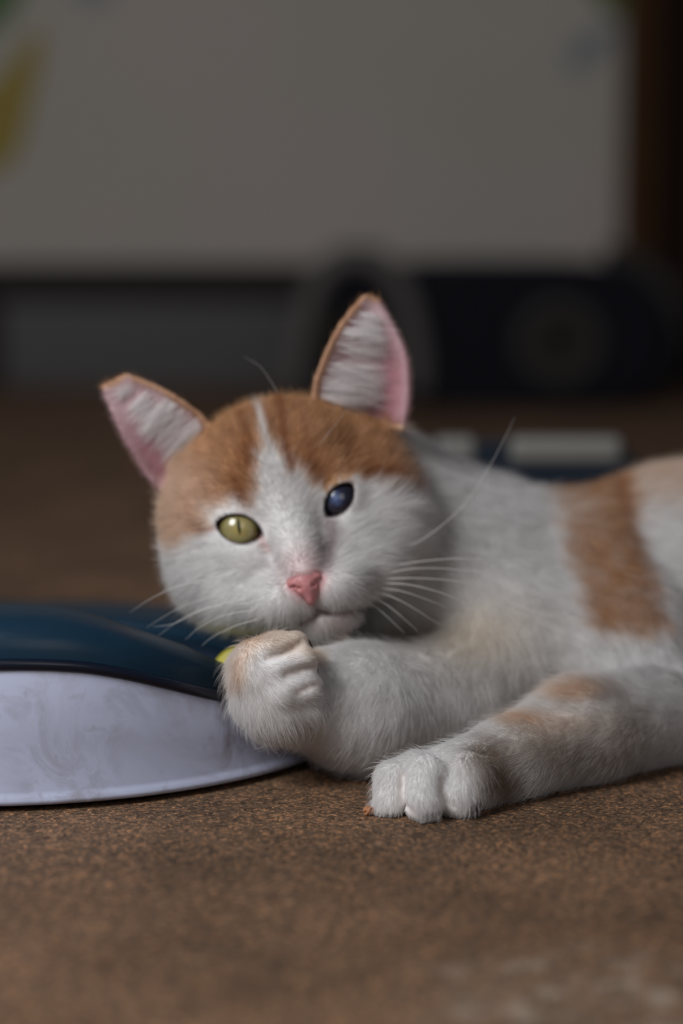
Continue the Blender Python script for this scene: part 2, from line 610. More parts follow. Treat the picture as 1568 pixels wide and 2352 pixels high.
# the yellow ball inside the track
bp = P(520, 1490, 0.99)
a_ball = math.atan2(bp[1] - TC[1], bp[0] - TC[0])
rb = 0.0165
bpos = Vector((TC[0] + (TR - BW / 2) * math.cos(a_ball), TC[1] + (TR - BW / 2) * math.sin(a_ball), 0))
bpos.z = wall_h(a_ball) * 0.32 + rb + 0.0065
yel = simple('yellow_plastic', (0.62, 0.56, 0.05), 0.45)
bm = bmesh.new()
bmesh.ops.create_uvsphere(bm, u_segments=32, v_segments=20, radius=rb)
for v in bm.verts: v.co += bpos
ball = from_bm('toy_ball', bm, yel, None, True)
tag(ball, 'yellow plastic ball inside the track of the round toy', 'ball')


# ------------------------------------------------------------------ implicit-surface modelling for the cat
class Grid:
    def __init__(s, lo, hi, h):
        s.lo = np.array(lo, np.float32); s.h = h
        s.n = np.ceil((np.array(hi) - np.array(lo)) / h).astype(int) + 1
        s.ax = [s.lo[i] + h * np.arange(s.n[i], dtype=np.float32) for i in range(3)]
        s.f = np.full(s.n, 0.03, np.float32)

    def block(s, lo, hi):
        i0 = np.clip(np.floor((np.array(lo) - s.lo) / s.h).astype(int), 0, s.n)
        i1 = np.clip(np.ceil((np.array(hi) - s.lo) / s.h).astype(int) + 1, 0, s.n)
        sl = tuple(slice(a, b_) for a, b_ in zip(i0, i1))
        X = s.ax[0][sl[0]][:, None, None]; Y = s.ax[1][sl[1]][None, :, None]; Z = s.ax[2][sl[2]][None, None, :]
        return sl, X, Y, Z


def smin(a, b_, k):
    hh = np.clip(0.5 + 0.5 * (b_ - a) / k, 0, 1)
    return b_ * (1 - hh) + a * hh - k * hh * (1 - hh)


def smax(a, b_, k):
    return -smin(-a, -b_, k)


class Ell:
    def __init__(s, c, r, R=np.eye(3), k=0.01, flow=(1, 0.2, 0), fur=None, name=''):
        s.c = np.array(c, float); s.r = np.array(r, float); s.R = np.array(R, float); s.k = k; s.flow = flow; s.fur = fur; s.name = name
        s.m = float(s.r.max())

    def d(s, X, Y, Z):
        x, y, z = X - s.c[0], Y - s.c[1], Z - s.c[2]
        q = [(s.R[i][0] * x + s.R[i][1] * y + s.R[i][2] * z) for i in range(3)]
        k0 = np.sqrt(sum((q[i] / s.r[i]) ** 2 for i in range(3))) + 1e-9
        k1 = np.sqrt(sum((q[i] / s.r[i] ** 2) ** 2 for i in range(3))) + 1e-9
        return k0 * (k0 - 1) / k1

    def bbox(s): return s.c - s.m, s.c + s.m


class Cone:
    def __init__(s, a, ra, b_, rb_, k=0.01, flow=None, fur=None, name=''):
        s.a = np.array(a, float); s.b = np.array(b_, float); s.ra = ra; s.rb = rb_; s.k = k
        s.flow = flow if flow is not None else (s.b - s.a); s.fur = fur; s.name = name

    def d(s, X, Y, Z):
        ab = s.b - s.a; L2 = ab @ ab
        x, y, z = X - s.a[0], Y - s.a[1], Z - s.a[2]
        t = np.clip((x * ab[0] + y * ab[1] + z * ab[2]) / L2, 0, 1)
        return np.sqrt((x - t * ab[0]) ** 2 + (y - t * ab[1]) ** 2 + (z - t * ab[2]) ** 2) - (s.ra + (s.rb - s.ra) * t)

    def bbox(s):
        return np.minimum(s.a - s.ra, s.b - s.rb), np.maximum(s.a + s.ra, s.b + s.rb)


def add(g, prim):
    lo, hi = prim.bbox(); m = prim.k + 0.006
    sl, X, Y, Z = g.block(lo - m, hi + m)
    g.f[sl] = smin(g.f[sl], prim.d(X, Y, Z).astype(np.float32), prim.k)


def surface_nets(f, lo, h):
    ins = f < 0
    c = ins[:-1, :-1, :-1].astype(np.int8)
    cnt = np.zeros_like(c)
    for dx in (0, 1):
        for dy in (0, 1):
            for dz in (0, 1):
                cnt += ins[dx:ins.shape[0] - 1 + dx, dy:ins.shape[1] - 1 + dy, dz:ins.shape[2] - 1 + dz]
    act = (cnt > 0) & (cnt < 8)
    idx = np.full(act.shape, -1, np.int32)
    ijk = np.argwhere(act)
    idx[act] = np.arange(len(ijk))
    acc = np.zeros((len(ijk), 3)); num = np.zeros(len(ijk))
    corners = [(a, b_, c_) for a in (0, 1) for b_ in (0, 1) for c_ in (0, 1)]
    val = {q: f[ijk[:, 0] + q[0], ijk[:, 1] + q[1], ijk[:, 2] + q[2]] for q in corners}
    for q in corners:
        for axx in range(3):
            if q[axx] == 0:
                q2 = list(q); q2[axx] = 1; q2 = tuple(q2)
                v0, v1 = val[q], val[q2]
                mk = (v0 < 0) != (v1 < 0)
                t = np.where(mk, v0 / np.where(mk, v0 - v1, 1), 0)
                p = np.array(q, float)[None, :].repeat(len(ijk), 0)
                p[:, axx] = t
                acc[mk] += p[mk]; num[mk] += 1
    verts = lo + h * (ijk + acc / num[:, None])
    faces = []
    for axx in range(3):
        a0 = np.take(ins, range(ins.shape[axx] - 1), axx); a1 = np.take(ins, range(1, ins.shape[axx]), axx)
        e = np.argwhere(a0 != a1)
        u, w = [(1, 2), (2, 0), (0, 1)][axx]
        ok = (e[:, u] > 0) & (e[:, w] > 0) & (e[:, u] < idx.shape[u]) & (e[:, w] < idx.shape[w])
        e = e[ok]
        flip = ins[e[:, 0], e[:, 1], e[:, 2]]

        def at(du, dw):
            q = e.copy(); q[:, u] -= du; q[:, w] -= dw
            return idx[q[:, 0], q[:, 1], q[:, 2]]
        q4 = np.stack([at(1, 1), at(0, 1), at(0, 0), at(1, 0)], 1)
        q4[~flip] = q4[~flip][:, ::-1]
        faces.append(q4)
    return verts, np.vstack(faces)


def vert_normals(v, f):
    n = np.cross(v[f[:, 2]] - v[f[:, 0]], v[f[:, 3]] - v[f[:, 1]])
    out_ = np.zeros_like(v)
    for i in range(4):
        np.add.at(out_, f[:, i], n)
    return out_ / (np.linalg.norm(out_, axis=1, keepdims=True) + 1e-12)


def smooth_verts(v, f, it, amount=0.5):
    e = np.vstack([f[:, [0, 1]], f[:, [1, 2]], f[:, [2, 3]], f[:, [3, 0]]])
    for _ in range(it):
        acc = np.zeros_like(v); n = np.zeros(len(v))
        np.add.at(acc, e[:, 0], v[e[:, 1]]); np.add.at(n, e[:, 0], 1)
        np.add.at(acc, e[:, 1], v[e[:, 0]]); np.add.at(n, e[:, 1], 1)
        v = v * (1 - amount) + amount * acc / n[:, None]
    return v


# ------------------------------------------------------------------ the cat: head frame
ROLL = math.radians(15.3)
HEAD_Y = 0.972
H0 = P(660, 1182, HEAD_Y)
f0 = (H0 - CAM) / np.linalg.norm(H0 - CAM)
u0 = np.cross(RGT, f0); u0 /= np.linalg.norm(u0)
r0 = np.cross(f0, u0)
HA = math.cos(ROLL) * r0 + math.sin(ROLL) * u0       # head right (image right)
HB = -math.sin(ROLL) * r0 + math.cos(ROLL) * u0      # head up
HC = -f0                                             # out of the face
HR = np.array([HA, HB, HC])
CM = 0.01
SC = np.linalg.norm(H0 - CAM) / F * 59.0 / CM        # keep 59 px per cm in the face plane


def hp(a, b_, c): return H0 + (a * HA + b_ * HB) * CM * SC + c * HC * CM


def hpx(px, py, c=0.0):
    """point in the head frame (cm) under a pixel, at forward offset c"""
    d = ray(px, py)
    n = HC
    q = H0 + HC * c * CM
    return CAM + d * (((q - CAM) @ n) / (d @ n))


def rot_b(deg):      # rotation about head-up, for ellipsoids
    a = math.radians(deg)
    return np.array([[math.cos(a), 0, math.sin(a)], [0, 1, 0], [-math.sin(a), 0, math.cos(a)]]) @ HR


def he(a, b_, c, ra, rb_, rc, k=0.6, R=None, fur=0.005):
    return Ell(hp(a, b_, c), np.array([ra, rb_, rc]) * CM, HR if R is None else R, k * CM, flow='head', fur=fur, name='head')


head_prims = [
    he(0.05, 1.05, -3.9, 4.35, 3.70, 4.1, 0.8),                    # cranium
    he(0.0, 1.75, -1.95, 3.2, 2.75, 1.9, 1.0),                     # forehead
    he(-3.10, -1.25, -2.9, 2.0, 2.65, 2.3, 1.0, fur=0.007),        # cheeks
    he(3.15, -1.25, -2.9, 2.10, 2.5, 2.3, 1.2, fur=0.009),
    he(-3.55, 0.75, -3.5, 1.45, 2.1, 2.2, 1.0), he(3.6, 0.75, -3.5, 1.45, 2.1, 2.2, 1.0),   # temples
    he(-1.7, -1.75, -1.35, 1.7, 1.6, 1.6, 0.8),                    # under the eyes
    he(1.7, -1.75, -1.35, 1.7, 1.6, 1.6, 0.8),
    Cone(hp(0, 1.1, -1.1), 1.15 * CM, hp(0.0, -2.3, 1.05), 0.72 * CM, 0.6 * CM, flow='head', fur=0.0028, name='head'),   # bridge
    he(-1.10, -3.10, 0.30, 1.35, 1.06, 1.30, 0.35, fur=0.0035),    # whisker pads
    he(1.10, -3.05, 0.30, 1.35, 1.06, 1.30, 0.35, fur=0.0035),
    he(0.0, -3.0, -1.2, 2.5, 1.6, 2.0, 0.8, fur=0.006),            # jaw
    he(0.40, -4.20, -0.35, 1.55, 0.85, 1.15, 0.35, fur=0.004),     # chin
    he(-2.2, -2.75, -1.4, 1.7, 1.25, 1.7, 0.8, fur=0.006),         # jowls
    he(2.2, -2.7, -1.4, 1.8, 1.30, 1.7, 0.8, fur=0.007),
    he(-1.85, 0.75, -1.05, 1.30, 0.62, 0.85, 0.6, fur=0.0035),     # brows
    he(1.85, 0.75, -1.05, 1.30, 0.62, 0.85, 0.6, fur=0.0035),
]
EYES = {-1: dict(a=-1.96, b=-0.05, tilt=-29, w=1.86, h=1.04), 1: dict(a=2.10, b=0.02, tilt=36, w=1.66, h=0.88)}
ER = 0.98
for s_, e_ in EYES.items():
    e_['c'] = hp(e_['a'], e_['b'], -1.02)
    head_prims.append(Ell(e_['c'], np.ones(3) * (ER + 0.15) * CM, HR, 0.35 * CM, flow='head', fur=0.0025, name='lid'))


def vesica(e_, p):
    """signed distance (cm) to the almond eye opening, measured in the face plane"""
    q = (p - H0)
    a = (q @ HA) / (CM * SC) - e_['a']; b_ = (q @ HB) / (CM * SC) - e_['b']
    t = math.radians(e_['tilt'])
    x = a * math.cos(t) + b_ * math.sin(t); y = -a * math.sin(t) + b_ * math.cos(t)
    w, h = e_['w'] / 2, e_['h'] / 2
    r = (w * w + h * h) / (2 * h)
    dd = r - h
    return np.maximum(np.hypot(x, y + dd), np.hypot(x, y - dd)) - r


# ------------------------------------------------------------------ the cat: body primitives (pixel, distance, radius cm)
def cn(p, rp, q, rq, k=1.0, flow=None, fur=0.010, name='body'):
    return Cone(P(*p), rp * CM, P(*q), rq * CM, k * CM, flow, fur, name)


RIGHT = np.array([1.0, 0.25, -0.1])
body_prims = [
    cn((770, 1150, 1.035), 3.9, (1050, 1305, 1.055), 3.95, 1.5, (1, .1, -.75), 0.009, 'neck'),
    cn((980, 1330, 1.035), 3.5, (1140, 1420, 1.035), 3.6, 1.5, (0.55, 0, -1), 0.010, 'chest'),
    cn((1050, 1310, 1.055), 3.8, (1330, 1318, 1.075), 3.5, 1.5, (1, .1, -.6), 0.008, 'withers'),
    Cone(P(1330, 1315, 1.075), 3.3 * CM, (0.150, 1.085, 0.055), 5.0 * CM, 0.8 * CM, (1, .1, -.3), 0.008, 'torso'),
    Cone((0.150, 1.085, 0.055), 5.0 * CM, (0.300, 1.12, 0.062), 5.8 * CM, 1.5 * CM, (1, .1, -.3), 0.008, 'torso'),
    Cone((0.300, 1.12, 0.062), 5.8 * CM, (0.400, 1.15, 0.064), 5.8 * CM, 1.5 * CM, (1, .1, -.3), 0.008, 'torso'),
    # near shoulder and foreleg
    cn((1335, 1330, 1.050), 3.0, (1400, 1480, 1.025), 3.0, 1.0, (.5, -.1, -1), 0.008, 'shoulder'),
    cn((1400, 1480, 1.025), 3.0, (1490, 1640, 0.995), 2.2, 1.0, (.35, -.2, -1), 0.009, 'upper_arm'),
    cn((1150, 1480, 1.020), 3.0, (1400, 1530, 1.020), 2.6, 1.2, (.9, 0, -.6), 0.009, 'chest'),
    cn((1490, 1650, 0.980), 1.95, (1330, 1680, 0.950), 1.85, 1.0, (-1, -.2, -.25), 0.009, 'forearm'),
    cn((1330, 1680, 0.950), 1.85, (1170, 1745, 0.924), 1.45, 0.8, (-1, -.2, -.35), 0.007, 'forearm'),
    cn((1170, 1745, 0.924), 1.45, (1040, 1785, 0.908), 1.28, 0.6, (-1, -.3, -.3), 0.0038, 'paw'),
    # toes of the resting paw
    cn((960, 1780, 0.906), 0.92, (905, 1795, 0.900), 0.70, 0.35, (-1, -.3, -.6), 0.003, 'paw'),
    cn((905, 1790, 0.900), 0.68, (895, 1855, 0.895), 0.66, 0.22, (-.4, -.3, -1), 0.0034, 'toe'),
    cn((978, 1778, 0.895), 0.76, (972, 1846, 0.887), 0.74, 0.12, (-.2, -.3, -1), 0.0034, 'toe'),
    cn((1070, 1785, 0.899), 1.02, (1052, 1832, 0.893), 0.80, 0.12, (-.2, -.3, -1), 0.0034, 'toe'),
    cn((1110, 1795, 0.910), 1.00, (1095, 1832, 0.906), 0.70, 0.5, (-.2, -.3, -1), 0.0034, 'toe'),
    # far foreleg, folded up under the chin
    cn((1150, 1500, 1.015), 2.6, (1010, 1625, 0.990), 2.5, 1.0, (-.6, -.2, -.8), 0.008, 'far_upper_arm'),
    cn((1010, 1625, 0.986), 2.50, (820, 1622, 0.956), 2.25, 0.9, (-.3, -.2, -1), 0.007, 'far_forearm'),
    cn((820, 1622, 0.956), 2.25, (690, 1600, 0.941), 1.60, 0.9, (-.8, -.1, -.6), 0.007, 'far_forearm'),
    cn((690, 1600, 0.941), 1.55, (630, 1600, 0.930), 1.50, 0.5, (-.3, -.2, -1), 0.004, 'raised_paw'),
    cn((630, 1600, 0.930), 1.50, (606, 1545, 0.926), 1.32, 0.5, (-.2, -.2, -1), 0.003, 'raised_paw'),
    cn((605, 1530, 0.927), 1.12, (635, 1500, 0.929), 0.85, 0.4, (.4, -.2, -.6), 0.0026, 'raised_paw'),
    cn((625, 1492, 0.921), 0.56, (676, 1482, 0.924), 0.55, 0.2, (1, -.1, .2), 0.0022, 'raised_toe'),
    cn((640, 1532, 0.920), 0.70, (693, 1520, 0.922), 0.66, 0.16, (1, -.1, .1), 0.0022, 'raised_toe'),
    cn((645, 1588, 0.919), 0.72, (700, 1574, 0.922), 0.66, 0.16, (1, -.1, 0), 0.0022, 'raised_toe'),
    cn((645, 1640, 0.923), 0.74, (697, 1624, 0.925), 0.64, 0.2, (1, -.1, -.2), 0.0045, 'raised_toe'),
    # hindquarters and tail (beyond the right edge of the frame)
    Cone((0.400, 1.15, 0.070), 6.2 * CM, (0.425, 1.10, 0.055), 5.2 * CM, 1.2 * CM, (1, 0, -.4), 0.010, 'haunch'),
    Cone((0.425, 1.095, 0.050), 4.6 * CM, (0.345, 1.03, 0.030), 2.6 * CM, 1.2 * CM, (-1, 0, -.3), 0.009, 'thigh'),
    Cone((0.345, 1.03, 0.026), 2.4 * CM, (0.300, 0.995, 0.017), 1.5 * CM, 0.8 * CM, (-1, 0, -.2), 0.006, 'hind_paw'),
    Cone((0.445, 1.17, 0.045), 2.6 * CM, (0.52, 1.16, 0.018), 1.6 * CM, 1.2 * CM, (1, 0, 0), 0.012, 'tail'),
    Cone((0.52, 1.16, 0.018), 1.6 * CM, (0.56, 1.06, 0.015), 1.3 * CM, 0.5 * CM, (0.3, -1, 0), 0.012, 'tail'),
    Cone((0.56, 1.06, 0.015), 1.3 * CM, (0.52, 0.97, 0.013), 1.0 * CM, 0.5 * CM, (-.3, -1, 0), 0.012, 'tail'),
]


# ears: dished sheets, thickened in the field
def ear_surface(inner, outer, dish, n_u=34, n_v=34):
    """inner/outer: edge polylines (px, py, c) from base to tip; returns points (n_v,n_u,3) and cm-frame normals"""
    A = spline([hpx(x, y, c) for x, y, c in inner], n_v)
    B = spline([hpx(x, y, c) for x, y, c in outer], n_v)
    u = np.linspace(0, 1, n_u)
    S = A[:, None, :] * (1 - u)[None, :, None] + B[:, None, :] * u[None, :, None]
    v = np.linspace(0, 1, n_v)
    depth = dish * CM * (np.sin(np.pi * u) ** 0.8)[None, :] * (np.clip(1 - v, 0, 1) ** 0.75)[:, None]
    return S - HC[None, None, :] * depth[:, :, None]


ear_L = ear_surface([(500, 1005, -2.9), (452, 948, -2.6), (375, 897, -2.5), (292, 862, -2.6)],
                    [(395, 1150, -2.9), (336, 1085, -2.7), (285, 1000, -2.6), (236, 890, -2.7)], 1.25)
ear_R = ear_surface([(722, 930, -2.9), (728, 868, -2.6), (775, 760, -2.4), (838, 680, -2.5)],
                    [(925, 985, -3.3), (938, 900, -3.0), (925, 800, -2.8), (868, 690, -2.6)], 1.3)
ears = [ear_L, ear_R]

# ------------------------------------------------------------------ evaluate the field and mesh the body
VOX = 0.00135
g = Grid((-0.115, 0.875, -0.004), (0.60, 1.26, 0.235), VOX)
prims = body_prims + head_prims
for pr in body_prims: add(g, pr)
for pr in head_prims: add(g, pr)
ear_f = np.full(g.n, 0.02, np.float32) if False else None
allp = np.vstack([e.reshape(-1, 3) for e in ears])
lo_e, hi_e = allp.min(0) - 0.008, allp.max(0) + 0.008
sl, X, Y, Z = g.block(lo_e, hi_e)
sub = np.full(g.f[sl].shape, 0.02, np.float32)
o_i = np.array([s_.start for s_ in sl])
rad_e = 0.0014
for p in allp:
    i0 = np.maximum(np.floor((p - 0.006 - g.lo) / VOX).astype(int) - o_i, 0)
    i1 = np.floor((p + 0.006 - g.lo) / VOX).astype(int) - o_i + 2
    ss = tuple(slice(a, b_) for a, b_ in zip(i0, i1))
    dd = np.sqrt((X[ss[0]] - p[0]) ** 2 + (Y[:, ss[1]] - p[1]) ** 2 + (Z[:, :, ss[2]] - p[2]) ** 2) - rad_e
    sub[ss] = np.minimum(sub[ss], dd)
g.f[sl] = smin(g.f[sl], sub, 0.0035)
# eye openings, mouth line and floor
for s_, e_ in EYES.items():
    c = e_['c']
    sl, X, Y, Z = g.block(c - 0.018, c + 0.018)
    pts = np.stack(np.broadcast_arrays(X, Y, Z), -1).reshape(-1, 3).astype(float)
    d2 = vesica(e_, pts) * CM
    front = -((pts - c) @ HC) + 0.0005          # only in front of the ball's middle
    cut = np.maximum(d2, front).reshape(g.f[sl].shape)
    g.f[sl] = smax(g.f[sl], -cut, 0.0006)


def carve(pts, rad, k=0.0012):
    pts = np.asarray(pts)
    for a, b_ in zip(pts[:-1], pts[1:]):
        c_ = Cone(a, rad, b_, rad, k)
        lo, hi = c_.bbox()
        sl_, X_, Y_, Z_ = g.block(lo - 0.005, hi + 0.005)
        g.f[sl_] = smax(g.f[sl_], -c_.d(X_, Y_, Z_), k)


MOUTH = [(690, 1432, 0.75), (716, 1420, 1.35), (734, 1404, 1.65), (775, 1408, 1.45), (815, 1404, 0.95), (850, 1388, 0.4)]


def surf(px, py, y0=0.86, y1=1.1):
    """first point of the field's surface along a pixel's ray"""
    for Y_ in np.arange(y0, y1, 0.0004):
        p = P(px, py, Y_)
        i = np.round((p - g.lo) / VOX).astype(int)
        if (i >= 0).all() and (i < g.n).all() and g.f[tuple(i)] < 0:
            return p
    return None


mouth_pts = [surf(x, y) for x, y, _ in MOUTH]
carve([q for q in mouth_pts if q is not None], 0.0019)
carve([q for q in (surf(724, 1390), surf(729, 1398), surf(734, 1404)) if q is not None], 0.0014)
CREASES = [[(612, 1510), (640, 1504), (668, 1492), (692, 1474)], [(655, 1548), (690, 1538), (724, 1528)], [(682, 1590), (705, 1580), (728, 1572)],
           [(925, 1778), (921, 1805), (924, 1835), (945, 1866)], [(1012, 1788), (1011, 1815), (1022, 1838), (1042, 1852)]]
for cr in CREASES:
    sp_ = [surf(x, y) for x, y in cr]
    carve([q for q in sp_ if q is not None], 0.0015 if cr[0][0] < 800 else 0.0010, 0.0014)
g.f = np.maximum(g.f, (0.0012 - g.ax[2])[None, None, :])
cv, cf = surface_nets(g.f, g.lo.astype(float), VOX)
cv = smooth_verts(cv, cf, 2, 0.5)
cnrm = vert_normals(cv, cf)
print('cat verts', len(cv), 'faces', len(cf))


# ------------------------------------------------------------------ coat pattern
def vnoise(p, scale, seed=0):
    """cheap 3-D value noise in 0..1"""
    q = p * scale + seed * 17.31
    i = np.floor(q).astype(np.int64); f = q - i
    f = f * f * (3 - 2 * f)
    out_ = np.zeros(len(p))
    for dx in (0, 1):
        for dy in (0, 1):
            for dz in (0, 1):
                hsh = ((i[:, 0] + dx) * 73856093) ^ ((i[:, 1] + dy) * 19349663) ^ ((i[:, 2] + dz) * 83492791) ^ (seed * 2654435761)
                hsh = (hsh ^ (hsh >> 13)) * 1274126177
                val = ((hsh ^ (hsh >> 16)) & 0xffff) / 65535.0
                w = (f[:, 0] if dx else 1 - f[:, 0]) * (f[:, 1] if dy else 1 - f[:, 1]) * (f[:, 2] if dz else 1 - f[:, 2])
                out_ += w * val
    return out_


def poly_sd(x, y, poly):
    """signed distance to a polygon, negative inside"""
    poly = np.asarray(poly, float)
    n = len(poly)
    d = np.full(x.shape, 1e9); inside = np.zeros(x.shape, bool)
    for i in range(n):
        ax_, ay = poly[i]; bx_, by = poly[(i + 1) % n]
        ex, ey = bx_ - ax_, by - ay
        t = np.clip(((x - ax_) * ex + (y - ay) * ey) / (ex * ex + ey * ey), 0, 1)
        d = np.minimum(d, np.hypot(x - ax_ - t * ex, y - ay - t * ey))
        c_ = ((ay > y) != (by > y)) & (x < ex * (y - ay) / (ey if ey else 1e-9) + ax_)
        inside ^= c_
    return np.where(inside, -d, d)


def line_d(x, y, pts):
    d = np.full(x.shape, 1e9)
    for (ax_, ay), (bx_, by) in zip(pts[:-1], pts[1:]):
        ex, ey = bx_ - ax_, by - ay
        t = np.clip(((x - ax_) * ex + (y - ay) * ey) / (ex * ex + ey * ey), 0, 1)
        d = np.minimum(d, np.hypot(x - ax_ - t * ex, y - ay - t * ey))
    return d


def sstep(e0, e1, x):
    t = np.clip((x - e0) / (e1 - e0), 0, 1)
    return t * t * (3 - 2 * t)


WHITE = np.array([0.86, 0.85, 0.84]); CREAM = np.array([0.82, 0.73, 0.60])
ORANGE = np.array([0.66, 0.37, 0.18]); PALEO = np.array([0.76, 0.53, 0.35]); DARKO = np.array([0.36, 0.14, 0.05])
TAN = np.array([0.58, 0.45, 0.33]); BROWN = np.array([0.30, 0.22, 0.16]); PINK = np.array([0.55, 0.27, 0.27])

HEAD_TOP = [(352, 1190), (345, 1120), (330, 1060), (380, 980), (440, 930), (540, 880), (640, 840), (720, 830), (830, 850), (960, 880), (1010, 980),
            (1020, 1050), (960, 1095), (940, 1135), (880, 1120), (850, 1098), (800, 1100), (745, 1122), (720, 1112), (690, 1085), (650, 1050), (626, 1020),
            (613, 985), (600, 930), (594, 930), (602, 985), (612, 1030), (594, 1062), (596, 1110), (582, 1160), (555, 1170), (540, 1140), (500, 1175), (470, 1215),
            (405, 1262), (370, 1225)]
BACK = [(1232, 1104), (1300, 1060), (1432, 1060), (1448, 1150), (1438, 1210), (1470, 1310), (1515, 1425), (1480, 1445), (1340, 1432), (1325, 1390), (1290, 1290), (1262, 1190)]


def head_local(p):
    q = p - H0
    return (q @ HA) / (CM * SC), (q @ HB) / (CM * SC), (q @ HC) / CM


def near_mask(prims_, p, sigma=0.004):
    d = np.min([pr.d(p[:, 0], p[:, 1], p[:, 2]) for pr in prims_], 0)
    return d


HEADSET = head_prims
BODYSET = body_prims
EAR_PTS = [e.reshape(-1, 3) for e in ears]


def ear_info(p, e):
    """for points p: index of nearest ear sample, distance"""
    S = e.reshape(-1, 3)
    best = np.full(len(p), 9.0); bi = np.zeros(len(p), int)
    for i0 in range(0, len(S), 128):
        d = np.linalg.norm(p[:, None, :] - S[None, i0:i0 + 128], axis=2)
        j = d.argmin(1); m = d[np.arange(len(p)), j]
        u_ = m < best
        best[u_] = m[u_]; bi[u_] = j[u_] + i0
    return best, bi


def analyse(p, n):
    """colour, fur length, flow direction, fur density for surface points"""
    N_ = len(p)
    px, py = proj(p)
    jit = (vnoise(p, 260, 1) - 0.5) * 26 + (vnoise(p, 700, 2) - 0.5) * 22
    ha, hb, hc = head_local(p)
    dh = near_mask(HEADSET, p); db = near_mask(BODYSET, p)
    is_head = sstep(0.008, -0.004, dh - db)
    col_ = np.tile(WHITE, (N_, 1))

    def paint(mask, c):
        m = mask[:, None]
        col_[:] = col_ * (1 - m) + np.asarray(c) * m

    # --- body patches
    bodym = (1 - is_head)
    cream = np.exp(-(((px - 1090) / 130) ** 2 + ((py - 1450) / 90) ** 2))
    paint(0.55 * cream * bodym, CREAM)
    farback = sstep(0.11, 0.15, p[:, 0])
    om = sstep(26, -26, poly_sd(px, py, BACK) + jit * 1.2) * bodym * (p[:, 1] < 1.125)
    tone = 0.5 + 0.5 * vnoise(p * np.array([1, 1, 2.0]), 160, 5)
    fadel = sstep(1255, 1420, px)
    paint(om * np.clip(0.6 + 0.4 * fadel + 0.4 * sstep(1180, 1100, py), 0, 1) * np.clip(0.25 + tone * 0.85, 0, 1), ORANGE * 0.85)
    edge = np.exp(-(line_d(px, py, [(1400, 1120), (1432, 1205), (1462, 1300), (1500, 1400)]) / 20) ** 2)
    paint(0.6 * edge * om, DARKO)
    flank = sstep(1200, 1080, py + jit * 2.0) * sstep(1405, 1450, px) * (p[:, 0] > 0.09) * bodym
    paint(0.65 * flank, PALEO)
    rear = sstep(0.19, 0.22, p[:, 0] + (vnoise(p, 45, 9) - .5) * 0.05) * sstep(0.055, 0.085, p[:, 2] + (vnoise(p, 60, 4) - .5) * 0.03)
    paint(rear, ORANGE)
    tail = sstep(0.44, 0.47, p[:, 0])
    paint(tail * 0.8, ORANGE)
    # foreleg spots, and brownish shading painted in at the elbow
    for (cx, cy, rx, ry, c, s_) in ((1330, 1588, 70, 24, PALEO, 0.75), (1400, 1600, 60, 18, BROWN, 0.25), (1200, 1650, 45, 18, PALEO, 0.7), (1280, 1660, 90, 30, PALEO, 0.35),
                                    (1125, 1735, 50, 38, BROWN, 0.85), (1160, 1790, 45, 60, BROWN, 0.95), (1350, 1730, 150, 45, BROWN, 0.5),
                                    (1250, 1700, 80, 40, TAN, 0.35), (1420, 1660, 90, 40, TAN, 0.3)):
        paint(s_ * np.exp(-((((px - cx + jit) / rx) ** 2 + ((py - cy + jit * .5) / ry) ** 2)) ** 1.2) * (db < 0.004) * bodym, c)
    # raised paw: beige crown and stripe
    rp = (p[:, 1] < 0.956) & (px < 760)
    paint(0.60 * rp * sstep(1512, 1470, py - (px - 620) * 0.25 + jit * .4) * bodym, TAN * 1.25)
    paint(0.50 * rp * np.exp(-(line_d(px, py, [(545, 1560), (548, 1520), (575, 1480)]) / 20) ** 2) * bodym, PALEO)
    paint(0.22 * rp * sstep(1640, 1700, py) * sstep(640, 740, px) * bodym, TAN)
    # stained bib under the chin
    bib = np.exp(-(((px - 900) / 110) ** 2 + ((py - 1440 + jit) / 28) ** 2)) * bodym * (p[:, 1] > 0.97)
    paint(0.75 * bib * (0.4 + 0.6 * tone), np.array([0.34, 0.22, 0.11]))
    # --- head
    hd = sstep(16, -16, poly_sd(px, py, HEAD_TOP) + jit * 0.9) * is_head
    tn = vnoise(p @ HR.T * np.array([1.6, 0.35, 0.5]), 330, 6)
    mixo = ORANGE[None, :] * (0.75 + 0.35 * tn[:, None]) + (PALEO - ORANGE)[None, :] * np.clip(tn - 0.45, 0, 1)[:, None]
    left_pale = sstep(560, 420, px) * sstep(1000, 1120, py)
    mixo = mixo * (1 - 0.8 * left_pale[:, None]) + (PALEO * 0.7 + WHITE * 0.3) * 0.8 * left_pale[:, None]
    rpale = sstep(870, 985, px + jit) * sstep(905, 960, py)
    amt = hd * (1 - 0.55 * rpale)
    col_[:] = col_ * (1 - amt[:, None]) + mixo * amt[:, None]
    for pts, w, s_ in (([(640, 925), (652, 1000), (668, 1085)], 9, 0.75), ([(612, 940), (625, 985)], 6, 0.5), ([(560, 960), (575, 1010), (572, 1075)], 10, 0.6),
                       ([(540, 1000), (548, 1050)], 9, 0.35), ([(552, 1110), (560, 1150), (566, 1165)], 13, 0.75), ([(705, 1065), (728, 1105)], 12, 0.7),
                       ([(690, 950), (705, 1040)], 9, 0.3), ([(845, 1090), (885, 1098), (930, 1118)], 13, 0.85), ([(470, 1216), (495, 1212)], 7, 0.5),
                       ([(600, 900), (585, 960)], 7, 0.4), ([(660, 880), (690, 940)], 8, 0.3), ([(750, 1000), (790, 1040)], 9, 0.3)):
        m = np.exp(-((line_d(px, py, pts) + jit * 0.25) / (w * 1.15)) ** 2) * is_head * min(1.0, s_ * 1.3)
        paint(m, DARKO)
    ws = np.exp(-((line_d(px, py, [(596, 940), (608, 990), (622, 1035)])) / 6) ** 2) * is_head
    paint(ws * 0.95, WHITE)
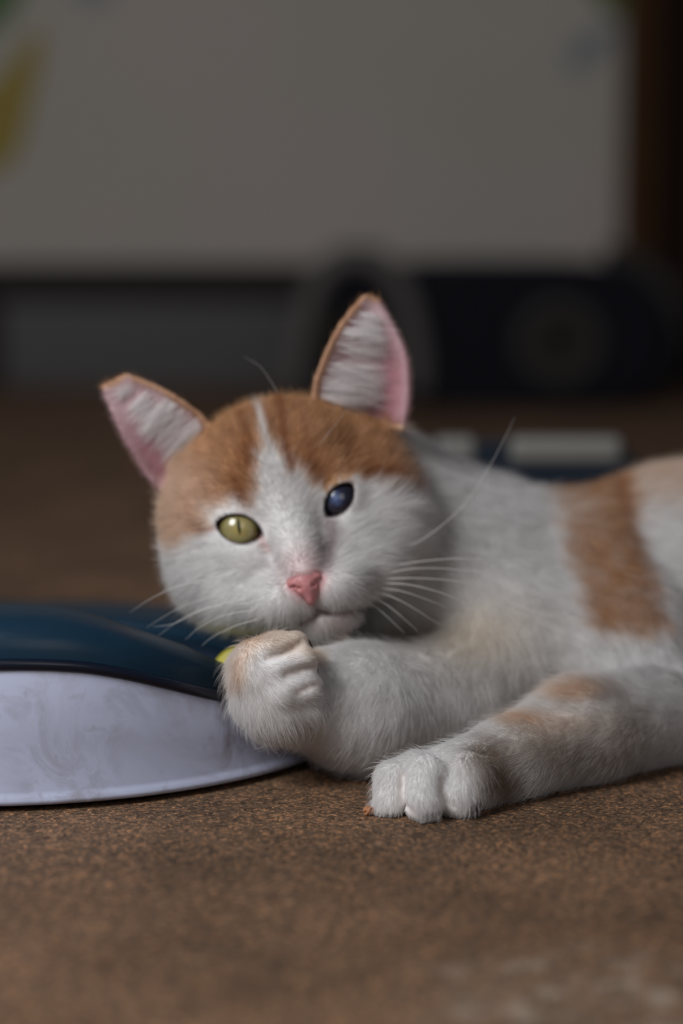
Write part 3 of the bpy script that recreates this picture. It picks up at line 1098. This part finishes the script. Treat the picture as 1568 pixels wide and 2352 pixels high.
    # pale lashes over the seeing eye
    paint(0.7 * np.exp(-((line_d(px, py, [(485, 1180), (545, 1165), (610, 1190)]) + jit * .5) / 20) ** 2) * is_head, WHITE)
    # pink thin-haired skin on the nose bridge, then shade painted down the bridge's right side
    nb = np.exp(-(((ha - 0.05) / 0.75) ** 2 + ((hb + 2.1) / 0.75) ** 2)) * (hc > -0.5) * is_head
    paint(0.55 * nb, np.array([0.70, 0.46, 0.46]))
    bridge_shade = np.exp(-((line_d(px, py, [(752, 1195), (755, 1250), (748, 1300)]) + jit * .4) / 16) ** 2) * is_head
    paint(0.65 * bridge_shade, np.array([0.30, 0.22, 0.24]))
    # lips
    mp = np.array([[q[0], q[1]] for q in MOUTH])
    lip = np.exp(-((line_d(px, py, [tuple(q) for q in mp])) / 11) ** 2) * is_head * (hc > -0.2)
    paint(0.9 * lip, np.array([0.14, 0.07, 0.07]))
    chin = np.exp(-(((px - 775) / 50) ** 2 + ((py - 1432) / 22) ** 2)) * is_head
    paint(0.6 * chin, np.array([0.48, 0.36, 0.32]))  # brownish shadow between mouth and paw, painted onto the chin
    for pts in ([(785, 1345), (820, 1325), (855, 1308)], [(785, 1362), (825, 1345), (862, 1330)], [(800, 1375), (835, 1360), (860, 1350)]):
        paint(0.35 * np.exp(-((line_d(px, py, pts) + jit * .2) / 5) ** 2) * is_head, np.array([0.30, 0.26, 0.27]))
    # --- fur length and flow
    wsum = np.zeros(N_); L_ = np.zeros(N_); fl = np.zeros((N_, 3))
    org = hp(0.0, -1.9, 2.6)
    radial = p - org
    radial /= np.linalg.norm(radial, axis=1, keepdims=True)
    headflow = radial - 0.55 * HC
    # fur on the muzzle and cheeks leans down and outwards
    headflow = headflow - 0.25 * HB * (hb < -0.5)[:, None]
    for pr in prims:
        d = pr.d(p[:, 0], p[:, 1], p[:, 2])
        w = np.exp(-np.clip(d, 0, None) / 0.0035) + 1e-9
        wsum += w; L_ += w * pr.fur
        if isinstance(pr.flow, str):
            fl += w[:, None] * headflow
        else:
            v = np.array(pr.flow, float); v /= np.linalg.norm(v)
            fl += w[:, None] * v
    L_ /= wsum
    dens = np.ones(N_)
    cheekL = sstep(-3.0, -4.8, ha) * sstep(1.5, -1.5, hb) * is_head
    cheekR = sstep(3.0, 4.8, ha) * sstep(1.5, -1.5, hb) * is_head
    L_ += 0.003 * cheekL + 0.004 * cheekR
    lift = np.full(N_, 0.42)
    for (cx, cy, rx, ry, dirv) in ((845, 925, 75, 32, HB * 1.0 + HA * 0.25), (425, 1040, 40, 60, HB * 0.8 - HA * 0.8)):
        m = np.exp(-((px - cx) / rx) ** 2 - ((py - cy) / ry) ** 2) * is_head
        L_ += 0.007 * m
        lift += 0.25 * m
        fl += (3 * m * wsum)[:, None] * dirv
    # --- eyes: bare dark rims
    for s_, e_ in EYES.items():
        v = vesica(e_, p)
        nearf = (np.linalg.norm(p - e_['c'], axis=1) < 0.02) & (hc > -1.6)
        rim = np.where(nearf, sstep(0.11, 0.03, v), 0)
        paint(rim, np.array([0.05, 0.03, 0.032]))
        dens = np.where(nearf & (v < 0.06), 0, dens)
        if s_ < 0:      # reddish inner corner
            tc_ = np.exp(-((line_d(px, py, [(600, 1236), (618, 1262)])) / 8) ** 2) * is_head
            paint(0.55 * tc_, np.array([0.50, 0.24, 0.22]))
        L_ = np.where(nearf, L_ * (0.35 + 0.65 * sstep(0.05, 0.7, v)), L_)
    # nose leather bare
    nz = (np.abs(ha) < 0.95) & (hb < -2.25) & (hb > -3.7) & (hc > 1.0)
    ndist = np.sqrt((ha / np.where(hb > -2.75, 0.80, 0.80 - 0.6 * np.clip(-2.75 - hb, 0, 1))) ** 2 + ((hb + 2.85) / 0.62) ** 2)
    dens = np.where(nz & (ndist < 1.0), 0, dens)
    paint(np.where(nz, sstep(1.2, 0.9, ndist), 0) * 0.7, np.array([0.62, 0.26, 0.27]))
    L_ = np.where(lip > 0.4, L_ * 0.3, L_)
    dens = np.where(lip > 0.5, 0.04, dens)
    # --- ears
    earin = np.zeros(N_)
    for e, sgn in zip(ears, (-1, 1)):
        lo_, hi_ = e.reshape(-1, 3).min(0) - .006, e.reshape(-1, 3).max(0) + .006
        cand = np.where(((p > lo_) & (p < hi_)).all(1))[0]
        if not len(cand): continue
        d, bi = ear_info(p[cand], e)
        nv, nu = e.shape[:2]
        vv, uu = (bi // nu) / (nv - 1), (bi % nu) / (nu - 1)
        on = (d < 0.0036) & (vv > 0.04) & (dh[cand] > 0.0008)
        cand, vv, uu, bi = cand[on], vv[on], uu[on], bi[on]
        nd = n[cand] @ HC
        inner = nd > -0.12
        along = (e[-1] - e[0])[bi % nu]; along /= np.linalg.norm(along, axis=1, keepdims=True)
        acr = (e[:, -1] - e[:, 0])[bi // nu]; acr /= np.linalg.norm(acr, axis=1, keepdims=True)
        ii = cand[inner]
        u_in, v_in = uu[inner], vv[inner]
        pk = np.tile(np.array([0.58, 0.41, 0.43]), (len(ii), 1))
        pinkm = np.exp(-((u_in - 0.80) / 0.22) ** 2) * sstep(0.95, 0.5, v_in)
        pk = pk * (1 - pinkm[:, None]) + np.array([0.42, 0.20, 0.23]) * pinkm[:, None]
        rimm = np.maximum(sstep(0.05, 0.0, u_in), sstep(0.96, 1.0, v_in))
        pk = pk * (1 - 0.8 * rimm[:, None]) + ORANGE * 0.75 * 0.8 * rimm[:, None]
        col_[ii] = pk
        L_[ii] = 0.0026
        fl[ii] = acr[inner] * 0.9 + 0.3 * along[inner]
        lift[ii] = 0.22
        dens[ii] = 0.5
        earin[ii] = 1
        oo = cand[~inner]
        col_[oo] = ORANGE * 0.95
        L_[oo] = 0.0030
        fl[oo] = along[~inner] * 1.0
        lift[oo] = 0.25
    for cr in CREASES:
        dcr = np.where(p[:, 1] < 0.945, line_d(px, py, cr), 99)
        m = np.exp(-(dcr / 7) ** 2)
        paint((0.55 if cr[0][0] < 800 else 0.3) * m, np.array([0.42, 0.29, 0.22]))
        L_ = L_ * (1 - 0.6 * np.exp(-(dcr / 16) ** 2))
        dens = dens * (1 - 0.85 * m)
    # longer fringe along the outer edge of the raised paw
    fr_ = np.where((p[:, 1] < 0.95) & (px < 720) & (py > 1450), 1.0, 0.0) * np.maximum(sstep(560, 530, px), sstep(1640, 1690, py)) * bodym
    L_ += 0.003 * fr_
    # bare pads under the paws stay furless
    dens = np.where((p[:, 2] < 0.0018), 0.0, dens)
    return col_, L_, fl, lift, dens, earin


v_col, v_len, v_flow, v_lift, v_dens, v_ear = analyse(cv, cnrm)

# ------------------------------------------------------------------ cat objects
cat = empty('cat', tuple(PZ(1200, 1800, 0.0)))
tag(cat, 'white and orange cat lying on the floor with one paw raised to its chin', 'cat')


def skin_material():
    m, nt, b, out = mat_new('cat_skin')
    at = nt.nodes.new('ShaderNodeAttribute'); at.attribute_name = 'coat'
    nt.links.new(at.outputs['Color'], b.inputs['Base Color'])
    b.inputs['Roughness'].default_value = 0.85
    b.inputs['Specular IOR Level'].default_value = 0.1
    return m


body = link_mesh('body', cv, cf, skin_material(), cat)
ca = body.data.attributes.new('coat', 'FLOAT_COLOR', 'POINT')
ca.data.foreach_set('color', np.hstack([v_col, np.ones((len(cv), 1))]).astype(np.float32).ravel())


def fur_material():
    m = bpy.data.materials.new('cat_fur'); m.use_nodes = True
    nt = m.node_tree; nt.nodes.clear()
    out = nt.nodes.new('ShaderNodeOutputMaterial')
    at = nt.nodes.new('ShaderNodeAttribute'); at.attribute_name = 'fur_colour'
    df = nt.nodes.new('ShaderNodeBsdfDiffuse')
    tl = nt.nodes.new('ShaderNodeBsdfTranslucent')
    mx = nt.nodes.new('ShaderNodeMixShader'); mx.inputs[0].default_value = 0.35
    gl = nt.nodes.new('ShaderNodeBsdfGlossy'); gl.inputs['Roughness'].default_value = 0.45; gl.inputs['Color'].default_value = (1, 1, 1, 1)
    m2 = nt.nodes.new('ShaderNodeMixShader'); m2.inputs[0].default_value = 0.03
    L = nt.links.new
    L(at.outputs['Color'], df.inputs[0]); L(at.outputs['Color'], tl.inputs[0])
    L(df.outputs[0], mx.inputs[1]); L(tl.outputs[0], mx.inputs[2])
    L(mx.outputs[0], m2.inputs[1]); L(gl.outputs[0], m2.inputs[2])
    L(m2.outputs[0], out.inputs[0])
    return m


def make_fur(name, roots, nrm, flow, length, lift, colour, rad0, seed, parent, npt=5, clump=1.0):
    r = np.random.default_rng(seed)
    N_ = len(roots)
    t = flow - (flow * nrm).sum(1, keepdims=True) * nrm
    t /= np.linalg.norm(t, axis=1, keepdims=True) + 1e-9
    bi = np.cross(nrm, t)
    # clumped waviness + individual scatter
    clump = clump * np.clip(length / 0.012, 0.3, 0.9)
    cl = (vnoise(roots, 150, 11) - 0.5) * 0.8 * clump + (vnoise(roots, 480, 12) - 0.5) * 0.7 * clump
    ang = cl + r.normal(0, 0.16, N_)
    t2 = t * np.cos(ang)[:, None] + bi * np.sin(ang)[:, None]
    le = length * (0.75 + 0.5 * r.random(N_)) * (0.8 + 0.4 * vnoise(roots, 240, 13))
    lf = lift * (0.75 + 0.5 * r.random(N_)) + (vnoise(roots, 300, 14) - 0.5) * 0.35 * clump
    guard = (r.random(N_) < 0.07) & (length > 0.0026)
    le = np.where(guard, le * np.clip(1.9 - length / 0.008 * 0.7, 1.1, 1.6) + 0.0006, le)
    lf = np.where(guard, np.minimum(lf * 1.7, 0.75), lf)
    s = np.linspace(0, 1, npt)
    pts = np.zeros((N_, npt, 3), np.float32)
    pos = roots - nrm * 0.0004
    pts[:, 0] = pos
    for j in range(1, npt):
        a = np.clip(lf * (1.55 - 1.15 * s[j]), 0.02, 1.3)
        d = t2 * np.cos(a)[:, None] + nrm * np.sin(a)[:, None]
        pos = pos + d * (le / (npt - 1))[:, None]
        pts[:, j] = pos
    pts[:, :, 2] = np.maximum(pts[:, :, 2], 0.0006)
    cu = bpy.data.hair_curves.new(name)
    cu.add_curves([npt] * N_)
    cu.attributes['position'].data.foreach_set('vector', pts.ravel())
    ra = cu.attributes.get('radius') or cu.attributes.new('radius', 'FLOAT', 'POINT')
    rr = (rad0 * (1.0 - 0.8 * s ** 1.5))[None, :] * (0.8 + 0.4 * r.random(N_))[:, None]
    ra.data.foreach_set('value', rr.astype(np.float32).ravel())
    cc = cu.attributes.new('fur_colour', 'FLOAT_COLOR', 'CURVE')
    var = (0.90 + 0.2 * r.random(N_))[:, None]
    cc.data.foreach_set('color', np.hstack([np.clip(colour * var, 0, 0.94), np.ones((N_, 1))]).astype(np.float32).ravel())
    cu.materials.append(FUR_MAT)
    o = bpy.data.objects.new(name, cu)
    col.objects.link(o)
    o.parent = parent
    o.matrix_parent_inverse = Matrix.Translation(-Vector(parent_world(parent)))
    o['kind'] = 'stuff'
    return o


FUR_MAT = fur_material()
FUR = True
N_FUR = 620000
if FUR:
    tri = np.vstack([cf[:, [0, 1, 2]], cf[:, [0, 2, 3]]])
    A_, B_, C_ = cv[tri[:, 0]], cv[tri[:, 1]], cv[tri[:, 2]]
    area = 0.5 * np.linalg.norm(np.cross(B_ - A_, C_ - A_), axis=1)
    cen = (A_ + B_ + C_) / 3
    tn_ = cnrm[tri[:, 0]]
    cpx, cpy = proj(cen)
    view = CAM - cen; view /= np.linalg.norm(view, axis=1, keepdims=True)
    facing = (tn_ * view).sum(1)
    inframe = (cpx > -60) & (cpx < 1700)
    wgt = np.where(inframe, 1.0, 0.22) * np.where(facing > -0.35, 1.0, 0.25)
    wgt *= np.where(v_len[tri[:, 0]] < 0.0055, 1.5, 1.0)
    wgt *= area * v_dens[tri].mean(1)
    ti = rng.choice(len(tri), N_FUR, p=wgt / wgt.sum())
    r1, r2 = np.sqrt(rng.random(N_FUR)), rng.random(N_FUR)
    bc = np.stack([1 - r1, r1 * (1 - r2), r1 * r2], 1)
    T = tri[ti]

    def interp(a): return (a[T] * (bc[:, :, None] if a.ndim == 2 else bc)).sum(1)
    roots = interp(cv); nr = interp(cnrm); nr /= np.linalg.norm(nr, axis=1, keepdims=True)
    fc, fL, ff, flf = interp(v_col), interp(v_len), interp(v_flow), interp(v_lift)
    make_fur('fur', roots, nr, ff, fL, flf, fc, 0.000040, 5, body)

    # long pale tufts inside the ears
    er, en, ef, eL, ec = [], [], [], [], []
    for e, sgn, cnt in ((ear_L, -1, 1300), (ear_R, 1, 1500)):
        nv, nu = e.shape[:2]
        streak = rng.integers(0, 50, cnt)
        sv, su = rng.beta(1.2, 1.5, 50) * 0.84 + 0.10, rng.beta(1.0, 2.0, 50) * 0.5 + 0.10
        vv = np.clip(sv[streak] + rng.normal(0, 0.008, cnt), 0.05, 0.97)
        uu = np.clip(su[streak] + rng.normal(0, 0.09, cnt), 0.05, 0.8)
        iv, iu = (vv * (nv - 1)).astype(int), (uu * (nu - 1)).astype(int)
        rt = e[iv, iu] + HC * 0.0010
        acr = e[iv, -1] - e[iv, 0]
        wd = np.linalg.norm(acr, axis=1, keepdims=True)
        er.append(rt); en.append(np.tile(HC, (cnt, 1)))
        ef.append(acr / wd + rng.normal(0, 0.07, (cnt, 3)) + HB * 0.10)
        eL.append(np.minimum(wd[:, 0] * (0.85 - uu), 0.017) * (0.55 + 0.45 * rng.random(cnt)))
        ec.append(np.tile(np.array([0.92, 0.88, 0.88]), (cnt, 1)))
    make_fur('ear_tufts', np.vstack(er), np.vstack(en), np.vstack(ef), np.concatenate(eL), np.full(2800, 0.19), np.vstack(ec), 0.00008, 8, body, 6, 0.35)


# ------------------------------------------------------------------ eyes
def eye_material(name, kind):
    m, nt, b, out = mat_new(name)
    N, L = nt.nodes.new, nt.links.new
    tc = N('ShaderNodeTexCoord'); sp = N('ShaderNodeSeparateXYZ')
    L(tc.outputs['Object'], sp.inputs[0])

    def math_(op, a, b_=None):
        n = N('ShaderNodeMath'); n.operation = op
        for i, q in enumerate((a, b_)):
            if q is None: continue
            if isinstance(q, (int, float)): n.inputs[i].default_value = q
            else: L(q, n.inputs[i])
        return n.outputs[0]
    k = 1 / (ER * CM)
    x = math_('MULTIPLY', sp.outputs[0], k); y = math_('MULTIPLY', sp.outputs[1], k)
    rr = math_('SQRT', math_('ADD', math_('MULTIPLY', x, x), math_('MULTIPLY', y, y)))
    if kind == 'iris':
        nz = N('ShaderNodeTexNoise'); nz.inputs['Scale'].default_value = 700
        L(tc.outputs['Object'], nz.inputs['Vector'])
        r = ramp(nt, [(0.0, (0.50, 0.40, 0.11)), (0.30, (0.44, 0.38, 0.15)), (0.62, (0.36, 0.32, 0.13)), (0.76, (0.22, 0.18, 0.06)), (0.84, (0.02, 0.015, 0.012))])
        L(rr, r.inputs[0])
        pe = math_('SQRT', math_('ADD', math_('POWER', math_('MULTIPLY', x, 1 / 0.075), 2), math_('POWER', math_('MULTIPLY', math_('ADD', y, -0.12), 1 / 0.40), 2)))
        pm = ramp(nt, [(0.75, (1, 1, 1)), (1.0, (0, 0, 0))]); L(pe, pm.inputs[0])
        mx = N('ShaderNodeMixRGB'); mx.inputs[2].default_value = (0.006, 0.006, 0.006, 1)
        L(pm.outputs[0], mx.inputs[0]); L(r.outputs[0], mx.inputs[1])
        mm = N('ShaderNodeMixRGB'); mm.blend_type = 'MULTIPLY'; mm.inputs[0].default_value = 0.35
        L(mx.outputs[0], mm.inputs[1]); L(nz.outputs['Color'], mm.inputs[2])
        L(mm.outputs[0], b.inputs['Base Color'])
    else:
        nz = N('ShaderNodeTexNoise'); nz.inputs['Scale'].default_value = 260; nz.inputs['Detail'].default_value = 3
        L(tc.outputs['Object'], nz.inputs['Vector'])
        q = math_('ADD', rr, math_('MULTIPLY', math_('ADD', nz.outputs['Fac'], -0.5), 0.55))
        r = ramp(nt, [(0.0, (0.15, 0.20, 0.36)), (0.16, (0.06, 0.09, 0.19)), (0.36, (0.014, 0.018, 0.042)), (0.6, (0.010, 0.008, 0.013))])
        L(q, r.inputs[0]); L(r.outputs[0], b.inputs['Base Color'])
    b.inputs['Roughness'].default_value = 0.25
    b.inputs['Coat Weight'].default_value = 1.0
    b.inputs['Coat Roughness'].default_value = 0.03
    return m


def eyeball(s_, mat, gaze, label):
    e_ = EYES[s_]
    bm = bmesh.new()
    bmesh.ops.create_uvsphere(bm, u_segments=40, v_segments=28, radius=ER * CM)
    o = from_bm('eye', bm, mat, None, True)
    z = (HC + gaze[0] * HA + gaze[1] * HB); z /= np.linalg.norm(z)
    t = math.radians(ROLL_PUPIL[s_])
    yv = -math.sin(t) * HA + math.cos(t) * HB
    yv = yv - (yv @ z) * z; yv /= np.linalg.norm(yv)
    xv = np.cross(yv, z)
    M = Matrix(((xv[0], yv[0], z[0]), (xv[1], yv[1], z[1]), (xv[2], yv[2], z[2]))).to_4x4()
    M.translation = Vector(e_['c'])
    o.parent = cat
    o.matrix_parent_inverse = Matrix.Translation(-Vector(cat.location))
    o.matrix_basis = M
    o['label'] = label
    return o


ROLL_PUPIL = {-1: -8, 1: 8}
eyeball(-1, eye_material('green_iris', 'iris'), (0.0, 0.0), 'yellow green eye with narrow pupil')
eyeball(1, eye_material('clouded_eye', 'cloud'), (-0.12, 0.10), 'dark clouded blue eye')

# ------------------------------------------------------------------ nose leather
g2 = Grid(hp(0, -2.9, 1.6) - 0.016, hp(0, -2.9, 1.6) + 0.016, 0.0004)
NT_ = (719, 1382)
nose_prims = [he(-0.05, -2.52, 1.22, 0.72, 0.34, 0.52, 0.3), he(-0.02, -2.85, 1.36, 0.48, 0.42, 0.46, 0.3), he(0.0, -3.22, 1.34, 0.22, 0.42, 0.36, 0.2),
              he(-0.48, -2.66, 1.30, 0.26, 0.22, 0.36, 0.15), he(0.42, -2.62, 1.30, 0.26, 0.22, 0.36, 0.15)]
for q in nose_prims: add(g2, q)
for s_ in (-1, 1):
    for (a, b_, c, ra, rb_) in ((0.33, -2.86, 1.80, 0.15, 0.10), (0.52, -2.74, 1.66, 0.16, 0.085)):
        q = he(s_ * a - 0.03, b_, c, ra, rb_, 0.22)
        lo, hi = q.bbox(); sl, X, Y, Z = g2.block(lo - .003, hi + .003)
        g2.f[sl] = smax(g2.f[sl], -q.d(X, Y, Z).astype(np.float32), 0.0006)
nvv, nff = surface_nets(g2.f, g2.lo.astype(float), g2.h)
nvv = smooth_verts(nvv, nff, 3)
pinkm, nt, b, out = mat_new('pink_nose')
tc = nt.nodes.new('ShaderNodeTexCoord'); nz = nt.nodes.new('ShaderNodeTexNoise'); nz.inputs['Scale'].default_value = 900
nt.links.new(tc.outputs['Object'], nz.inputs['Vector'])
r = ramp(nt, [(0.3, (0.52, 0.19, 0.20)), (0.7, (0.64, 0.28, 0.28))]); nt.links.new(nz.outputs['Fac'], r.inputs[0])
nt.links.new(r.outputs[0], b.inputs['Base Color']); b.inputs['Roughness'].default_value = 0.45
b.inputs['Subsurface Weight'].default_value = 0.0
nose = link_mesh('nose', nvv, nff, pinkm, cat)
nose['label'] = 'pink nose'

# ------------------------------------------------------------------ paw pads
padm = simple('maroon_pad', (0.06, 0.022, 0.022), 0.6)


def pad(c, ax_, r):
    bm = bmesh.new()
    bmesh.ops.create_uvsphere(bm, u_segments=16, v_segments=10, radius=1)
    for v in bm.verts:
        v.co = Vector(c) + Vector((v.co.x * r[0], v.co.y * r[1], v.co.z * r[2]))
    return from_bm('paw_pad', bm, padm, cat, True)


for (x, y, Y_, r) in ((978, 1884, 0.886, (.0060, .006, .0034)), (1068, 1862, 0.8915, (.0060, .005, .0040)), (935, 1890, 0.900, (.0055, .005, .0026)),
                      (704, 1510, 0.929, (.0030, .005, .0075)), (714, 1547, 0.930, (.0030, .005, .0055))):
    c = P(x, y, Y_)
    c[2] = max(c[2], r[2] + 0.0006)
    pad(c, None, r)

# ------------------------------------------------------------------ whiskers
whm = simple('white_whisker', (0.80, 0.78, 0.75), 0.4)
WH = [  # (px, py, forward offset c of the head frame)
    [(858, 1288, -0.3), (960, 1245, -1.0), (1060, 1165, -1.2), (1130, 1060, -1.4), (1182, 958, -1.8)],
    [(868, 1304, -0.2), (980, 1288, -0.2), (1080, 1283, -0.2), (1200, 1292, -0.6), (1310, 1312, -1.2)],
    [(866, 1331, -0.1), (960, 1328, 0.2), (1070, 1338, 0.2), (1160, 1360, -0.2)],
    [(862, 1338, -0.1), (950, 1345, 0.3), (1040, 1372, 0.4), (1135, 1422, 0.0)],
    [(860, 1350, -0.1), (930, 1360, 0.3), (1030, 1396, 0.3)],
    [(856, 1357, 0.0), (920, 1380, 0.4), (1015, 1438, 0.4)],
    [(852, 1368, 0.0), (900, 1398, 0.4), (962, 1452, 0.4)],
    [(846, 1382, 0.0), (882, 1410, 0.3), (930, 1456, 0.3)],
    [(870, 1320, -0.1), (970, 1305, 0.0), (1100, 1315, -0.1), (1230, 1350, -0.6)],
    [(600, 1368, 1.0), (500, 1368, 0.9), (410, 1398, 0.5), (335, 1442, 0.0)],
    [(590, 1385, 1.0), (490, 1392, 0.8), (420, 1420, 0.4), (360, 1462, 0.0)],
    [(480, 1330, 0.4), (400, 1350, 0.2), (345, 1376, 0.0), (296, 1408, -0.3)],
    [(600, 1400, 1.1), (520, 1412, 1.0), (460, 1440, 0.7), (425, 1470, 0.4)],
    [(610, 1418, 1.0), (545, 1436, 0.9), (490, 1462, 0.7), (462, 1484, 0.5)],
    [(580, 1372, 1.0), (470, 1400, 0.8), (400, 1432, 0.4), (352, 1440, 0.1)],
    [(700, 1085, -0.5), (735, 1020, -0.1), (770, 975, 0.1), (800, 935, 0.0)],
    [(640, 905, -1.8), (600, 845, -1.4), (560, 820, -1.4)],
]
for w_ in WH:
    pts = spline([hpx(*q) for q in w_], 22)
    s = np.linspace(0, 1, 22)
    tube('whisker', pts, (0.00009 if w_[0][1] < 1200 else 0.00019) * (1 - 0.85 * s), whm, cat, 5)

# ------------------------------------------------------------------ a crumb on the floor
crumbm = simple('orange_crumb', (0.45, 0.20, 0.09), 0.8)
cp = PZ(846, 1874, 0.0)
bm = bmesh.new()
bmesh.ops.create_icosphere(bm, subdivisions=3, radius=1.0)
for v in bm.verts:
    d = 1 + 0.55 * mnoise.noise(v.co * 1.7 + Vector((3, 1, 2))) + 0.2 * mnoise.noise(v.co * 4.5)
    v.co = Vector((v.co.x * 0.0019 * d, v.co.y * 0.0017 * d, v.co.z * 0.0018 * d))
lowest = min(v.co.z for v in bm.verts)
for v in bm.verts: v.co += Vector((cp[0], cp[1], -lowest))
crumb = from_bm('crumb', bm, crumbm, None, False)
tag(crumb, 'tiny orange crumb on the floor next to the resting paw', 'crumb')
